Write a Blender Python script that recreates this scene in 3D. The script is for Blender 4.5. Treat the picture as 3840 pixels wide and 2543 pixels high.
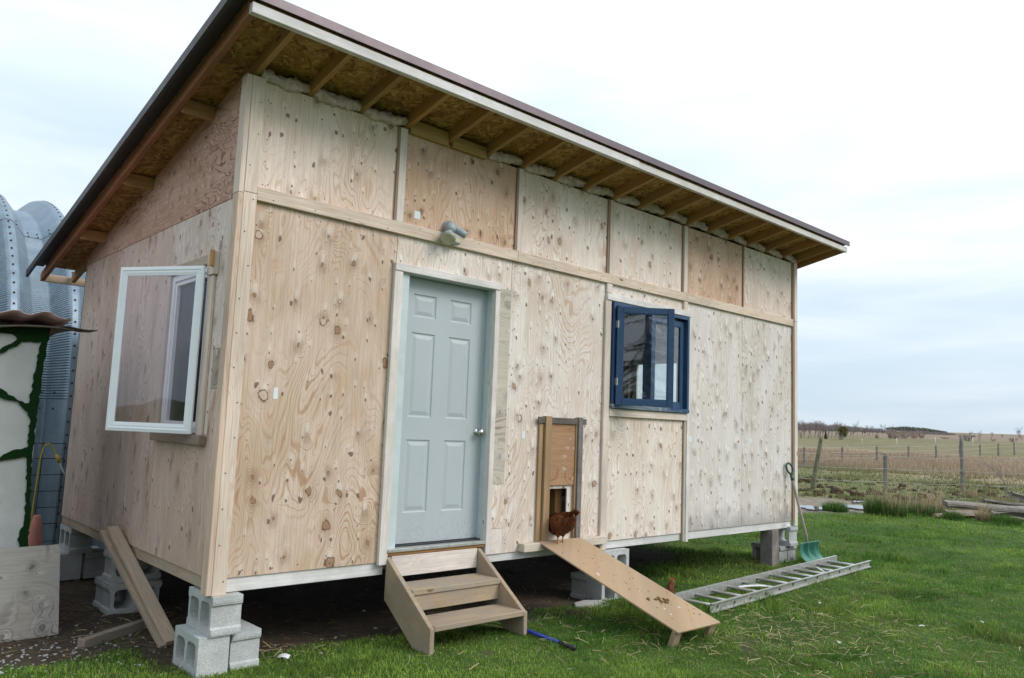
import bpy, bmesh, math, random
import numpy as np
from mathutils import Vector, Matrix, noise as mnoise
for _o in list(bpy.data.objects): bpy.data.objects.remove(_o)
random.seed(11); rng = np.random.default_rng(11)
scene = bpy.context.scene
col = scene.collection
# ------------------------------------------------------------------ camera
CAM = np.array([-1.98322, -4.83213, 1.55999]); YAW, PITCH, ROLL, FPX = .739498, .113759, .039391, 1794.70
PW, PH = 2368.0, 1568.2                       # the photograph, measured at this width and height
fw = np.array([math.sin(YAW)*math.cos(PITCH), math.cos(YAW)*math.cos(PITCH), math.sin(PITCH)])
_rt = np.array([math.cos(YAW), -math.sin(YAW), 0.0]); _up = np.cross(_rt, fw)
cr = _rt*math.cos(ROLL)+_up*math.sin(ROLL); cu = -_rt*math.sin(ROLL)+_up*math.cos(ROLL)
cam_d = bpy.data.cameras.new('camera'); cam = bpy.data.objects.new('camera', cam_d); col.objects.link(cam)
cam_d.sensor_width = 36; cam_d.lens = FPX*36/PW; cam_d.clip_start = .05; cam_d.clip_end = 12000
_m = Matrix.Identity(4)
for i in range(3):
    _m[i][0], _m[i][1], _m[i][2], _m[i][3] = cr[i], cu[i], -fw[i], CAM[i]
cam.matrix_world = _m
scene.camera = cam
# ------------------------------------------------------------------ view, world, sun
vs = scene.view_settings
vs.view_transform = 'Standard'; vs.look = 'None'; vs.gamma = 1.0; vs.exposure = 0.56; vs.use_curve_mapping = False
SUN_AZ, SUN_EL = math.radians(146), math.radians(38)      # azimuth from +Y towards +X: over the viewer's shoulder
world = bpy.data.worlds.new('World'); scene.world = world; world.use_nodes = True
wn = world.node_tree; wn.nodes.clear()
class T:                                                   # small helper round a node tree
    def __init__(s, tree): s.t = tree
    def n(s, typ, props=None, **inp):
        nd = s.t.nodes.new(typ)
        for k, v in (props or {}).items(): setattr(nd, k, v)
        for k, v in inp.items():
            key = int(k[1:]) if k[0] == '_' else k.replace('__', ' ')
            s.put(nd.inputs[key], v)
        return nd
    def put(s, sock, v):
        if isinstance(v, bpy.types.NodeSocket): s.t.links.new(v, sock)
        elif isinstance(v, bpy.types.Node): s.t.links.new(v.outputs[0], sock)
        else:
            if hasattr(sock.default_value, '__len__') and len(sock.default_value) == 4 and len(v) == 3: v = (*v, 1)
            sock.default_value = v
    def m(s, op, a, b=0.0, c=None, clamp=False):
        nd = s.n('ShaderNodeMath', {'operation': op, 'use_clamp': clamp}, _0=a, _1=b)
        if c is not None: s.put(nd.inputs[2], c)
        return nd.outputs[0]
    def mix(s, f, a, b, blend='MIX'):
        nd = s.n('ShaderNodeMix', {'data_type': 'RGBA', 'blend_type': blend}, _0=f, _6=a, _7=b); return nd.outputs[2]
    def rng(s, v, a, b, c=0.0, d=1.0, smooth=True):
        nd = s.n('ShaderNodeMapRange', {'interpolation_type': 'SMOOTHSTEP' if smooth else 'LINEAR'}, _0=v, _1=a, _2=b, _3=c, _4=d); return nd.outputs[0]
    def noise(s, vec, scale=1.0, detail=2.0, rough=.5, dist=0.0, color=False):
        nd = s.n('ShaderNodeTexNoise', None, Vector=vec, Scale=scale, Detail=detail, Roughness=rough, Distortion=dist); return nd.outputs[1 if color else 0]
    def map(s, vec, scale=(1, 1, 1), loc=(0, 0, 0), rot=(0, 0, 0)):
        return s.n('ShaderNodeMapping', None, Vector=vec, Location=loc, Rotation=rot, Scale=scale).outputs[0]
    def ramp(s, f, stops):
        nd = s.n('ShaderNodeValToRGB', None, Fac=f); e = nd.color_ramp.elements
        while len(e) < len(stops): e.new(.5)
        for el, (p, c) in zip(e, stops): el.position = p; el.color = (*c, 1) if len(c) == 3 else c
        return nd.outputs[0]
    def comb(s, x, y, z=0.0): return s.n('ShaderNodeCombineXYZ', None, X=x, Y=y, Z=z).outputs[0]
    def sep(s, v): return s.n('ShaderNodeSeparateXYZ', None, Vector=v).outputs
    def obj(s): return s.n('ShaderNodeTexCoord').outputs['Object']
    def info(s): return s.n('ShaderNodeObjectInfo')
    def bump(s, h, strength=.3, dist=.01, normal=None):
        nd = s.n('ShaderNodeBump', None, Height=h, Strength=strength, Distance=dist)
        if normal is not None: s.put(nd.inputs['Normal'], normal)
        return nd.outputs[0]
w = T(wn)
sky = w.n('ShaderNodeTexSky', {'sky_type': 'NISHITA', 'sun_disc': False, 'sun_elevation': SUN_EL, 'sun_rotation': SUN_AZ, 'altitude': 200, 'air_density': 1.0, 'dust_density': 2.0})
dirv = w.n('ShaderNodeTexCoord').outputs['Generated']
dz = w.m('MAXIMUM', w.sep(dirv)[2], 0.0)
SKYOFF = 2.4
# overcast: a cloud sheet whose brightness rises towards the zenith, torn thinner in places so that pale blue shows
plane = w.n('ShaderNodeVectorMath', {'operation': 'SCALE'}, _0=w.map(dirv, (1, 1, 1), (0, 0, SKYOFF))); w.put(plane.inputs['Scale'], w.m('DIVIDE', 1.0, w.m('ADD', dz, .22)))
n1 = w.noise(plane.outputs[0], 1.1, 4, .5, .4); n2 = w.noise(plane.outputs[0], .5, 3, .5, .3)
thick = w.rng(w.m('ADD', w.m('MULTIPLY', n1, .55), w.m('MULTIPLY', n2, .5)), .24, .86)
thick = w.m('ADD', w.m('MULTIPLY', thick, w.rng(dz, .0, .24, .45, 1.0)), w.rng(dz, .0, .24, .06, 0.0)); cbright = w.m('MULTIPLY', w.rng(dz, 0.0, .7, 7.5, 10.6, False), w.rng(thick, 0, 1, .84, 1.04))
ccol = w.mix(thick, (.66, .84, 1.0), (.975, .972, 1.0))
cl = w.n('ShaderNodeVectorMath', {'operation': 'SCALE'}, _0=ccol); w.put(cl.inputs['Scale'], cbright)
skymix = w.mix(w.rng(thick, 0, 1, .86, .97), sky.outputs[0], cl.outputs[0])
bg = w.n('ShaderNodeBackground', None, Color=skymix, Strength=.1)
w.put(w.n('ShaderNodeOutputWorld').inputs[0], bg.outputs[0])
sun_d = bpy.data.lights.new('sun', 'SUN'); sun = bpy.data.objects.new('sun', sun_d); col.objects.link(sun)
sun_d.energy = 1.5; sun_d.angle = math.radians(28); sun_d.color = (1.0, .94, .90)
_sd = Vector((math.sin(SUN_AZ)*math.cos(SUN_EL), math.cos(SUN_AZ)*math.cos(SUN_EL), math.sin(SUN_EL)))
sun.rotation_euler = _sd.to_track_quat('Z', 'Y').to_euler(); sun.location = _sd*40
# ------------------------------------------------------------------ terrain height and pixel rays
def sstep(a, b, x): t = np.clip((np.asarray(x, float)-a)/(b-a), 0, 1); return t*t*(3-2*t)
_R = np.array([0, 30, 48, 70, 110, 180, 300, 420, 600, 1200, 6000]); _Z = np.array([0, .0, -.05, .45, 1.75, 3.1, 5.2, 7.4, 8.6, 6., 0.])
def ground(x, y):
    x = np.asarray(x, float); y = np.asarray(y, float)
    r = np.hypot(x-CAM[0], y-CAM[1])
    z = np.interp(r, _R, _Z)
    near = .05*sstep(.3, 1.3, x)*np.maximum(sstep(.3, -.4, y), sstep(4.5, 6.5, x))
    bumps = (np.sin(x*1.9+np.sin(y*1.3))*np.sin(y*2.3+1.0+np.sin(x*.9)))*.012
    return z+near+bumps*sstep(2.2, 4.5, np.abs(x-1.0)+np.abs(y))+.05*sstep(9, 14, r)*np.sin(x*.45+1)*np.sin(y*.37)
def gz(x, y): return float(ground(x, y))
def ray(P): return fw+cr*(P[0]-PW/2)/FPX-cu*(P[1]-PH/2)/FPX
def at(P, ax, v): d = ray(P); return CAM+d*((v-CAM[ax])/d[ax])
def gp(px, py):                                            # where a pixel's ray meets the ground
    d = ray((px, py)); t = 2.0; pt = t
    while t < 3000:
        p = CAM+d*t
        if p[2] <= gz(p[0], p[1]): break
        pt = t; t *= 1.02
    for _ in range(18):
        mt = (pt+t)/2; p = CAM+d*mt
        if p[2] <= gz(p[0], p[1]): t = mt
        else: pt = mt
    return CAM+d*t
def zoom(reg, wid): s = (reg[2]-reg[0])/wid; return lambda p: ((reg[0]+p[0]*s)*PW/3840, (reg[1]+p[1]*s)*PW/3840)
# ------------------------------------------------------------------ mesh helpers
def link(name, me, mat=None, parent=None, mw=None, color=None):
    o = bpy.data.objects.new(name, me); col.objects.link(o)
    if mat is not None and not me.materials: me.materials.append(mat)
    if parent is not None: o.parent = parent
    if mw is not None: o.matrix_basis = mw
    if color is not None: o.color = (*color, 1)
    return o
def tag(o, label=None, cat=None, group=None, kind=None):
    for k, v in (('label', label), ('category', cat), ('group', group), ('kind', kind)):
        if v: o[k] = v
    return o
def empty(name, loc=(0, 0, 0), rz=0.0):
    o = bpy.data.objects.new(name, None); col.objects.link(o); o.location = loc; o.rotation_euler = (0, 0, rz); o.empty_display_size = .1; return o
class MB:
    def __init__(s): s.v = []; s.f = []
    def add(s, vs, fs): b = len(s.v); s.v += [tuple(map(float, q)) for q in vs]; s.f += [tuple(i+b for i in q) for q in fs]; return s
    def box(s, x0, x1, y0, y1, z0, z1):
        return s.add([(x, y, z) for z in (z0, z1) for y in (y0, y1) for x in (x0, x1)],
                     [(0, 2, 3, 1), (4, 5, 7, 6), (0, 1, 5, 4), (2, 6, 7, 3), (0, 4, 6, 2), (1, 3, 7, 5)])
    def prism(s, poly, axis, a, b):                        # polygon in the two other axes, extruded along axis
        def P(q, h):
            l = list(q); l.insert(axis, h); return l
        n = len(poly)
        return s.add([P(q, a) for q in poly]+[P(q, b) for q in poly],
                     [tuple(range(n))[::-1], tuple(range(n, 2*n))]+[(i, (i+1) % n, n+(i+1) % n, n+i) for i in range(n)])
    def tube(s, pts, rad, seg=6, cap=True):
        pts = [Vector(p) for p in pts]; rads = rad if hasattr(rad, '__len__') else [rad]*len(pts); rings = []; b = len(s.v)
        prev = None
        for i, p in enumerate(pts):
            d = (pts[min(i+1, len(pts)-1)]-pts[max(i-1, 0)]).normalized()
            if prev is None: a = d.orthogonal().normalized()
            else: a = (prev-d*prev.dot(d)); a = a.normalized() if a.length > 1e-6 else d.orthogonal().normalized()
            prev = a; c = d.cross(a)
            s.v += [tuple(p+(a*math.cos(k*2*math.pi/seg)+c*math.sin(k*2*math.pi/seg))*rads[i]) for k in range(seg)]
        for i in range(len(pts)-1):
            s.f += [(b+i*seg+k, b+i*seg+(k+1) % seg, b+(i+1)*seg+(k+1) % seg, b+(i+1)*seg+k) for k in range(seg)]
        if cap: s.f += [tuple(b+k for k in range(seg))[::-1], tuple(b+(len(pts)-1)*seg+k for k in range(seg))]
        return s
    def loft(s, rings, close=True, cap=True):
        b = len(s.v); n = len(rings[0])
        for r in rings: s.v += [tuple(map(float, q)) for q in r]
        for i in range(len(rings)-1):
            for k in range(n if close else n-1):
                s.f.append((b+i*n+k, b+i*n+(k+1) % n, b+(i+1)*n+(k+1) % n, b+(i+1)*n+k))
        if cap and close: s.f += [tuple(b+k for k in range(n))[::-1], tuple(b+(len(rings)-1)*n+k for k in range(n))]
        return s
    def mesh(s, name, smooth=False, bevel=0.0):
        me = bpy.data.meshes.new(name); me.from_pydata(s.v, [], s.f); me.update()
        bm = bmesh.new(); bm.from_mesh(me); bmesh.ops.recalc_face_normals(bm, faces=bm.faces)
        if bevel: bmesh.ops.bevel(bm, geom=[e for e in bm.edges if e.calc_face_angle(0) > .6], offset=bevel, segments=1, affect='EDGES', clamp_overlap=True)
        if smooth:
            for f in bm.faces: f.smooth = True
        bm.to_mesh(me); bm.free(); return me
    def build(s, name, mat, parent=None, smooth=False, bevel=0.0, color=None, mw=None):
        return link(name, s.mesh(name, smooth, bevel), mat, parent, mw, color)
def frame(p0, p1, up=(0, 0, 1)):                           # a matrix whose X axis runs from p0 to p1
    p0, p1 = Vector(p0), Vector(p1); x = (p1-p0).normalized(); y = Vector(up).cross(x).normalized(); z = x.cross(y)
    m = Matrix.Identity(4)
    for i in range(3): m[i][0], m[i][1], m[i][2], m[i][3] = x[i], y[i], z[i], p0[i]
    return m, (p1-p0).length
def board(name, p0, p1, wy, wz, mat, parent=None, color=None, up=(0, 0, 1), bevel=.003, anchor=(.5, .5)):
    m, L = frame(p0, p1, up)
    y0, z0 = -wy*anchor[0], -wz*anchor[1]
    return MB().box(0, L, y0, y0+wy, z0, z0+wz).build(name, mat, parent, bevel=bevel, color=color, mw=m)
def boardbox(name, x0, x1, y0, y1, z0, z1, mat, parent=None, color=None, bevel=.003):  # axis-parallel board, its long axis becomes local X
    d = (x1-x0, y1-y0, z1-z0); ax = int(np.argmax(d)); c = [(x0+x1)/2, (y0+y1)/2, (z0+z1)/2]
    p0 = list(c); p1 = list(c); p0[ax] = (x0, y0, z0)[ax]; p1[ax] = (x1, y1, z1)[ax]
    if ax == 0: return board(name, p0, p1, d[1], d[2], mat, parent, color, bevel=bevel)
    if ax == 1: return board(name, p0, p1, d[0], d[2], mat, parent, color, bevel=bevel)
    return board(name, p0, p1, d[0], d[1], mat, parent, color, up=(0, 1, 0), bevel=bevel)
def fastmesh(name, verts, quads=None, tris=None, cols=None):
    me = bpy.data.meshes.new(name); nv = len(verts); q = np.zeros((0, 4), int) if quads is None else quads; t = np.zeros((0, 3), int) if tris is None else tris
    me.vertices.add(nv); me.vertices.foreach_set('co', np.asarray(verts, np.float32).ravel())
    li = np.concatenate([q.ravel(), t.ravel()]).astype(np.int32); me.loops.add(len(li)); me.loops.foreach_set('vertex_index', li)
    ls = np.concatenate([np.arange(len(q))*4, len(q)*4+np.arange(len(t))*3]).astype(np.int32)
    me.polygons.add(len(ls)); me.polygons.foreach_set('loop_start', ls)
    me.update(calc_edges=True)
    if cols is not None:
        a = me.attributes.new('col', 'FLOAT_COLOR', 'POINT'); c = np.ones((nv, 4), np.float32); c[:, :3] = cols; a.data.foreach_set('color', c.ravel())
    me.validate(); return me
# ------------------------------------------------------------------ materials
def newmat(name, rough=.7, spec=.3, metal=0.0):
    m = bpy.data.materials.new(name); m.use_nodes = True; nt = m.node_tree; b = nt.nodes['Principled BSDF']
    b.inputs['Roughness'].default_value = rough; b.inputs['Metallic'].default_value = metal; b.inputs['Specular IOR Level'].default_value = spec
    return m, T(nt), b
def plain(name, c, rough=.6, spec=.4, metal=0.0, var=.12, scale=14, bump=0.0):
    m, t, b = newmat(name, rough, spec, metal); v = t.obj()
    n = t.noise(v, scale, 4, .6); n2 = t.noise(v, scale*7, 2, .5)
    k = t.m('ADD', t.rng(n, .25, .75, 1-var, 1+var), t.rng(n2, .3, .7, -var*.4, var*.4))
    t.put(b.inputs['Base Color'], t.mix(1.0, c, t.comb(k, k, k), 'MULTIPLY'))
    t.put(b.inputs['Roughness'], t.rng(n, .2, .8, max(rough-.1, .02), min(rough+.1, 1)))
    if bump: t.put(b.inputs['Normal'], t.bump(n2, bump, .004))
    return m
def plywood(name, base, base2, linec, knotc, swap=False, ls=.55, rings=7.0, kd=.45, kscale=(4.6, 3.6), grey=None, mildew=0.0, bump=.35, knot_r=(.05, .11), hk=.7, puff=.4, pin=.22, pin2=.25, gs=1.0):
    m, t, b = newmat(name, .72, .25)
    x, y, z = t.sep(t.obj()); u = t.m('ADD', x, y); v = z
    if swap: u, v = v, u
    inf = t.info(); r = t.m('MULTIPLY', inf.outputs['Random'], 41.0)
    P = t.comb(t.m('ADD', u, r), t.m('ADD', v, t.m('MULTIPLY', r, 1.7)), r)
    big = t.noise(t.map(P, (1.7*gs, .5*gs, 0)), 1.0, 2.5, .5, .7)
    wob = t.noise(t.map(P, (11, 3.5, 0)), 1.0, 2, .5)
    wig = t.noise(t.map(P, (5, 2.4, 0)), 1.0, 1.5, .5, color=True)      # knots do not sit on straight lines
    Pw = t.n('ShaderNodeVectorMath', {'operation': 'ADD'}, _0=P).outputs[0].node
    sc = t.n('ShaderNodeVectorMath', {'operation': 'SCALE'}, _0=wig); sc.inputs['Scale'].default_value = .10
    t.put(Pw.inputs[1], sc.outputs[0])
    kvec = t.map(Pw.outputs[0], (kscale[0], kscale[1], 1)); vor = t.n('ShaderNodeTexVoronoi', {'voronoi_dimensions': '2D'}, Vector=kvec, Scale=1.0, Randomness=1.0)
    d = vor.outputs['Distance']; cr_, cg_, cb_ = t.sep(vor.outputs['Color'])
    pres = t.m('LESS_THAN', cr_, t.rng(t.noise(t.map(P, (1.6, 1.1, 0), (5, 2, 0)), 1.0, 2, .5), .34, .66, kd*.12, kd*1.75, False)); rr = t.m('MULTIPLY_ADD', t.m('POWER', cg_, 2.0), (knot_r[1]-knot_r[0])*1.5, knot_r[0]*.85)
    hump = t.m('MULTIPLY', pres, t.rng(d, .42, .0))
    H = t.m('ADD', t.m('MULTIPLY', big, 5.0), t.m('ADD', t.m('MULTIPLY', hump, hk), t.m('MULTIPLY', wob, .22)))
    s = t.m('SINE', t.m('MULTIPLY', H, rings*6.2832)); s2 = t.m('SINE', t.m('MULTIPLY', H, rings*2.3*6.2832))
    line = t.m('MAXIMUM', t.rng(s, .45, 1.0), t.m('MULTIPLY', t.rng(s2, .5, 1.0), .45)); band = t.rng(t.m('SINE', t.m('MULTIPLY', H, rings*.38*6.2832)), .55, 1.0)
    opac = t.rng(t.noise(t.map(P, (2.2, .8, 0), (3, 7, 0)), 1.0, 2, .5), .36, .68, .12, 1.0)
    streak = t.noise(t.map(P, (75, 2.2, 0)), 1.0, 3, .6)
    blot = t.noise(t.map(P, (3.0, 1.1, 0), (9, 1, 0)), 1.0, 3, .55, .4)
    c = t.mix(t.rng(blot, .35, .68), base, base2)
    c = t.mix(t.m('MULTIPLY', t.m('MULTIPLY', band, t.rng(blot, .42, .62)), ls*.55), c, tuple(.45*a+.55*q*k for a, q, k in zip(linec, base, (1.05, .92, .78)))); c = t.mix(t.m('MULTIPLY', t.m('MULTIPLY', line, opac), ls), c, linec)
    k = t.rng(streak, .25, .75, .87, 1.10); c = t.mix(1.0, c, t.comb(k, k, k), 'MULTIPLY')
    d = t.m('MULTIPLY', d, t.rng(t.noise(t.map(P, (38, 22, 0)), 1.0, 2, .6), .25, .75, .72, 1.3)); halo = t.m('MULTIPLY', pres, t.rng(d, .30, .04)); c = t.mix(t.m('MULTIPLY', halo, .45), c, tuple(.5*a+.5*q for a, q in zip(linec, knotc)))
    dl = t.n('ShaderNodeVectorMath', {'operation': 'SUBTRACT'}, _0=kvec, _1=vor.outputs['Position']).outputs[0]; dlx, dly, _z = t.sep(dl); pd = t.m('SQRT', t.m('ADD', t.m('POWER', t.m('MULTIPLY', dlx, 1.5), 2.0), t.m('POWER', t.m('SUBTRACT', dly, .13), 2.0))); light = t.m('MULTIPLY', pres, t.m('MULTIPLY', t.rng(pd, .24, .04), t.rng(cb_, .3, .5))); c = t.mix(t.m('MULTIPLY', light, puff), c, (.80, .75, .68))  # pale puff at each knot: highlight of its bulge put into the colour
    ratio = t.m('DIVIDE', d, rr); core = t.m('MULTIPLY', pres, t.rng(ratio, 1.05, .82)); kin = t.ramp(ratio, [(0.0, tuple(.55*a+.45*q for a, q in zip(linec, knotc))), (.35, tuple(.75*a+.25*q for a, q in zip(linec, knotc))), (.62, tuple(.85*a+.15*q for a, q in zip(linec, knotc))), (.80, knotc), (1.0, tuple(.5*q for q in knotc))]); c = t.mix(t.m('MULTIPLY', core, .88), c, kin)
    plug = t.m('MULTIPLY', t.m('MULTIPLY', pres, t.rng(ratio, .74, .62)), t.m('GREATER_THAN', cb_, .88)); c = t.mix(t.m('MULTIPLY', plug, .8), c, base)
    # pin knots: tiny dark specks, each with a bulge highlight put into the colour
    kv2 = t.map(Pw.outputs[0], (11, 7, 1)); v2 = t.n('ShaderNodeTexVoronoi', {'voronoi_dimensions': '2D'}, Vector=kv2, Scale=1.0)
    c2r, c2g, _c2 = t.sep(v2.outputs['Color']); pp2 = t.m('LESS_THAN', c2r, pin); r2 = t.m('MULTIPLY_ADD', t.m('POWER', c2g, 3.0), .13, .055); d2 = t.m('MULTIPLY', v2.outputs['Distance'], t.rng(t.noise(t.map(P, (60, 36, 0)), 1.0, 1, .5), .25, .75, .7, 1.35)); p2 = t.m('MULTIPLY', pp2, t.rng(t.m('DIVIDE', d2, r2), 1.0, .6)); e2x, e2y, _z2 = t.sep(t.n('ShaderNodeVectorMath', {'operation': 'SUBTRACT'}, _0=kv2, _1=v2.outputs['Position']).outputs[0]); pd2 = t.m('SQRT', t.m('ADD', t.m('POWER', t.m('MULTIPLY', e2x, 1.5), 2.0), t.m('POWER', t.m('SUBTRACT', e2y, .16), 2.0))); halo2 = t.m('MULTIPLY', pp2, t.rng(pd2, .36, .03)); c = t.mix(t.m('MULTIPLY', halo2, pin2), c, (.80, .75, .69)); c = t.mix(t.m('MULTIPLY', p2, .8), c, knotc)
    if grey: c = t.mix(t.rng(t.noise(P, 2.6, 4, .6), .3, .7, grey[1], grey[2]), c, grey[0])
    if mildew:
        mm = t.m('MULTIPLY', t.rng(t.m('ADD', z, t.m('MULTIPLY', t.noise(P, 5, 4, .6), .35)), .42, .16), mildew); c = t.mix(mm, c, (.16, .165, .16))
    c = t.mix(1.0, c, inf.outputs['Color'], 'MULTIPLY')
    t.put(b.inputs['Base Color'], c)
    hb = t.m('ADD', t.m('ADD', t.m('MULTIPLY', hump, .8), t.m('ADD', t.m('MULTIPLY', light, .5), t.m('MULTIPLY', halo2, .5*pin2*2))), t.m('ADD', t.m('MULTIPLY', line, -.10), t.m('MULTIPLY', streak, .22)))
    hb = t.m('ADD', hb, t.m('MULTIPLY', core, -.25))
    t.put(b.inputs['Normal'], t.bump(hb, bump, .012))
    return m
def lumber(name, base, linec, knotc=(.10, .05, .025), ls=.5, wear=None, rough=.7):       # grain runs along local X
    m, t, b = newmat(name, rough, .25); inf = t.info(); r = t.m('MULTIPLY', inf.outputs['Random'], 53.0)
    x, y, z = t.sep(t.obj()); P = t.comb(t.m('ADD', x, r), t.m('ADD', y, r), t.m('ADD', z, r))
    vor = t.n('ShaderNodeTexVoronoi', None, Vector=t.map(P, (2.6, 7, 7)), Scale=1.0)
    d = vor.outputs['Distance']; pres = t.m('LESS_THAN', t.sep(vor.outputs['Color'])[0], .30)
    big = t.noise(t.map(P, (.55, 9, 9)), 1.0, 2, .5, .5)
    H = t.m('ADD', t.m('MULTIPLY', big, 4.0), t.m('MULTIPLY', t.m('MULTIPLY', pres, t.rng(d, .5, 0)), .8))
    line = t.rng(t.m('SINE', t.m('MULTIPLY', H, 5*6.2832)), .2, 1.0)
    streak = t.noise(t.map(P, (2.5, 110, 110)), 1.0, 3, .6); bl = t.noise(t.map(P, (1.5, 6, 6)), 1.0, 3, .55)
    c = t.mix(t.m('MULTIPLY', line, ls), base, linec); k = t.rng(streak, .25, .75, .86, 1.1); c = t.mix(1.0, c, t.comb(k, k, k), 'MULTIPLY')
    k2 = t.rng(bl, .3, .7, .86, 1.1); c = t.mix(1.0, c, t.comb(k2, k2, k2), 'MULTIPLY')
    core = t.m('MULTIPLY', pres, t.rng(d, .13, .07)); c = t.mix(t.m('MULTIPLY', core, .8), c, knotc)
    if wear: c = t.mix(t.rng(t.noise(P, 5, 5, .65), .38, .66, 0, wear[1]), c, wear[0])
    c = t.mix(1.0, c, inf.outputs['Color'], 'MULTIPLY'); t.put(b.inputs['Base Color'], c)
    t.put(b.inputs['Normal'], t.bump(t.m('ADD', t.m('MULTIPLY', streak, .6), t.m('MULTIPLY', line, .2)), .28, .004))
    return m
M = {}
M['ply_warm'] = plywood('ply_warm', (.62, .49, .385), (.52, .395, .29), (.38, .225, .125), (.11, .055, .03), ls=.9, rings=8.0, kd=.72, knot_r=(.06, .15), pin=.36)
M['ply_pale'] = plywood('ply_pale', (.735, .68, .625), (.655, .575, .50), (.48, .34, .235), (.11, .06, .04), ls=.75, rings=8.0, kd=.55, pin=.5, pin2=.55, kscale=(5.4, 3.4), bump=.5, knot_r=(.05, .105), puff=.7)
M['ply_stain'] = plywood('ply_stain', (.62, .485, .375), (.51, .37, .265), (.34, .195, .105), (.08, .04, .022), ls=.75, rings=8.0, pin=.45, kd=.75, kscale=(5.2, 3.8), knot_r=(.04, .09))
M['ply_mildew'] = plywood('ply_mildew', (.70, .655, .61), (.63, .575, .52), (.47, .36, .27), (.12, .075, .05), ls=.58, rings=7.5, kd=.55, pin=.46, pin2=.5, kscale=(6.0, 3.4), mildew=.5, bump=.8, knot_r=(.03, .07), puff=.8)
M['ply_side'] = plywood('ply_side', (.635, .50, .42), (.54, .40, .32), (.36, .21, .14), (.11, .055, .035), ls=.62, rings=7.5, pin=.34, kd=.5, kscale=(6.5, 2.6), bump=.5, knot_r=(.035, .075))
M['ply_fir'] = plywood('ply_fir', (.58, .375, .29), (.50, .31, .225), (.17, .060, .032), (.20, .08, .04), swap=True, ls=1.0, rings=3.0, kd=.45, kscale=(7.0, 6.0), bump=.25, hk=1.0, gs=2.6, knot_r=(.04, .08), pin=.1)
M['ply_hatch'] = plywood('ply_hatch', (.38, .225, .125), (.34, .195, .105), (.22, .11, .055), (.20, .09, .04), swap=True, ls=.7, rings=3.5, kd=.05, bump=.2)
M['ply_grey'] = plywood('ply_grey', (.42, .38, .33), (.36, .325, .285), (.12, .095, .075), (.045, .028, .018), swap=True, ls=1.0, rings=4.5, kd=.85, kscale=(4.6, 5.4), grey=((.36, .35, .33), .1, .65), bump=.4, knot_r=(.06, .11))
M['ply_ramp'] = plywood('ply_ramp', (.47, .325, .195), (.40, .27, .155), (.33, .21, .115), (.11, .08, .055), swap=True, ls=.4, rings=4, kd=.16, kscale=(7, 11), grey=((.33, .27, .20), .0, .55), bump=.25)
M['lum_pale'] = lumber('lum_pale', (.70, .63, .56), (.56, .44, .335), ls=.4, wear=((.58, .545, .51), .5))
M['lum_new'] = lumber('lum_new', (.67, .55, .435), (.53, .37, .24), ls=.5)
M['lum_white'] = lumber('lum_white', (.74, .715, .70), (.61, .565, .52), ls=.35, wear=((.56, .55, .50), .6))
M['lum_rafter'] = lumber('lum_rafter', (.42, .235, .095), (.32, .16, .06), ls=.45)
M['lum_barge'] = lumber('lum_barge', (.34, .155, .075), (.26, .11, .05), ls=.4)
M['lum_weather'] = lumber('lum_weather', (.36, .29, .225), (.23, .175, .13), ls=.5, wear=((.30, .27, .235), .7))
M['lum_step'] = lumber('lum_step', (.37, .29, .20), (.28, .205, .13), ls=.45, wear=((.29, .255, .21), .85))
M['lum_grey'] = lumber('lum_grey', (.16, .145, .13), (.09, .08, .07), ls=.5, wear=((.22, .205, .19), .7))
M['lum_old'] = lumber('lum_old', (.30, .28, .25), (.13, .115, .10), ls=.7, wear=((.40, .38, .35), .7))
M['lum_mdf'] = lumber('lum_mdf', (.35, .23, .125), (.31, .20, .105), ls=.3)
# oriented strand board: overlapping flakes
def osb():
    m, t, b = newmat('osb', .7, .2); v = t.obj(); x, y, z = t.sep(v); P = t.comb(x, y, 0.0)
    def flakes(rot, sc, off):
        q = t.map(P, (1, 1, 1), off, (0, 0, rot)); n = t.noise(q, 6, 2, .5, color=True)
        s = t.n('ShaderNodeVectorMath', {'operation': 'SCALE'}, _0=n); s.inputs['Scale'].default_value = .12
        a = t.n('ShaderNodeVectorMath', {'operation': 'ADD'}, _0=q, _1=s.outputs[0])
        vo = t.n('ShaderNodeTexVoronoi', {'voronoi_dimensions': '2D'}, Vector=t.map(a.outputs[0], sc), Scale=1.0)
        return t.sep(vo.outputs['Color']), vo.outputs['Distance']
    (a0, a1, a2), d1 = flakes(.5, (17, 52, 1), (0, 0, 0)); (b0, b1, b2), d2 = flakes(-.6, (18, 46, 1), (3, 5, 0)); (c0, c1, c2), d3 = flakes(1.5, (15, 48, 1), (7, 2, 0))
    pick = t.m('GREATER_THAN', a1, .5); pick2 = t.m('GREATER_THAN', b1, .6)
    f = t.m('ADD', t.m('MULTIPLY', a0, pick), t.m('MULTIPLY', b0, t.m('SUBTRACT', 1.0, pick)))
    f = t.m('ADD', t.m('MULTIPLY', f, t.m('SUBTRACT', 1.0, t.m('MULTIPLY', pick2, .7))), t.m('MULTIPLY', c0, t.m('MULTIPLY', pick2, .7)))
    c = t.ramp(f, [(0, (.16, .078, .022)), (.35, (.29, .152, .042)), (.7, (.39, .225, .072)), (1, (.52, .33, .13))])
    t.put(b.inputs['Base Color'], c); t.put(b.inputs['Normal'], t.bump(f, .3, .004)); return m
M['osb'] = osb()
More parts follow.
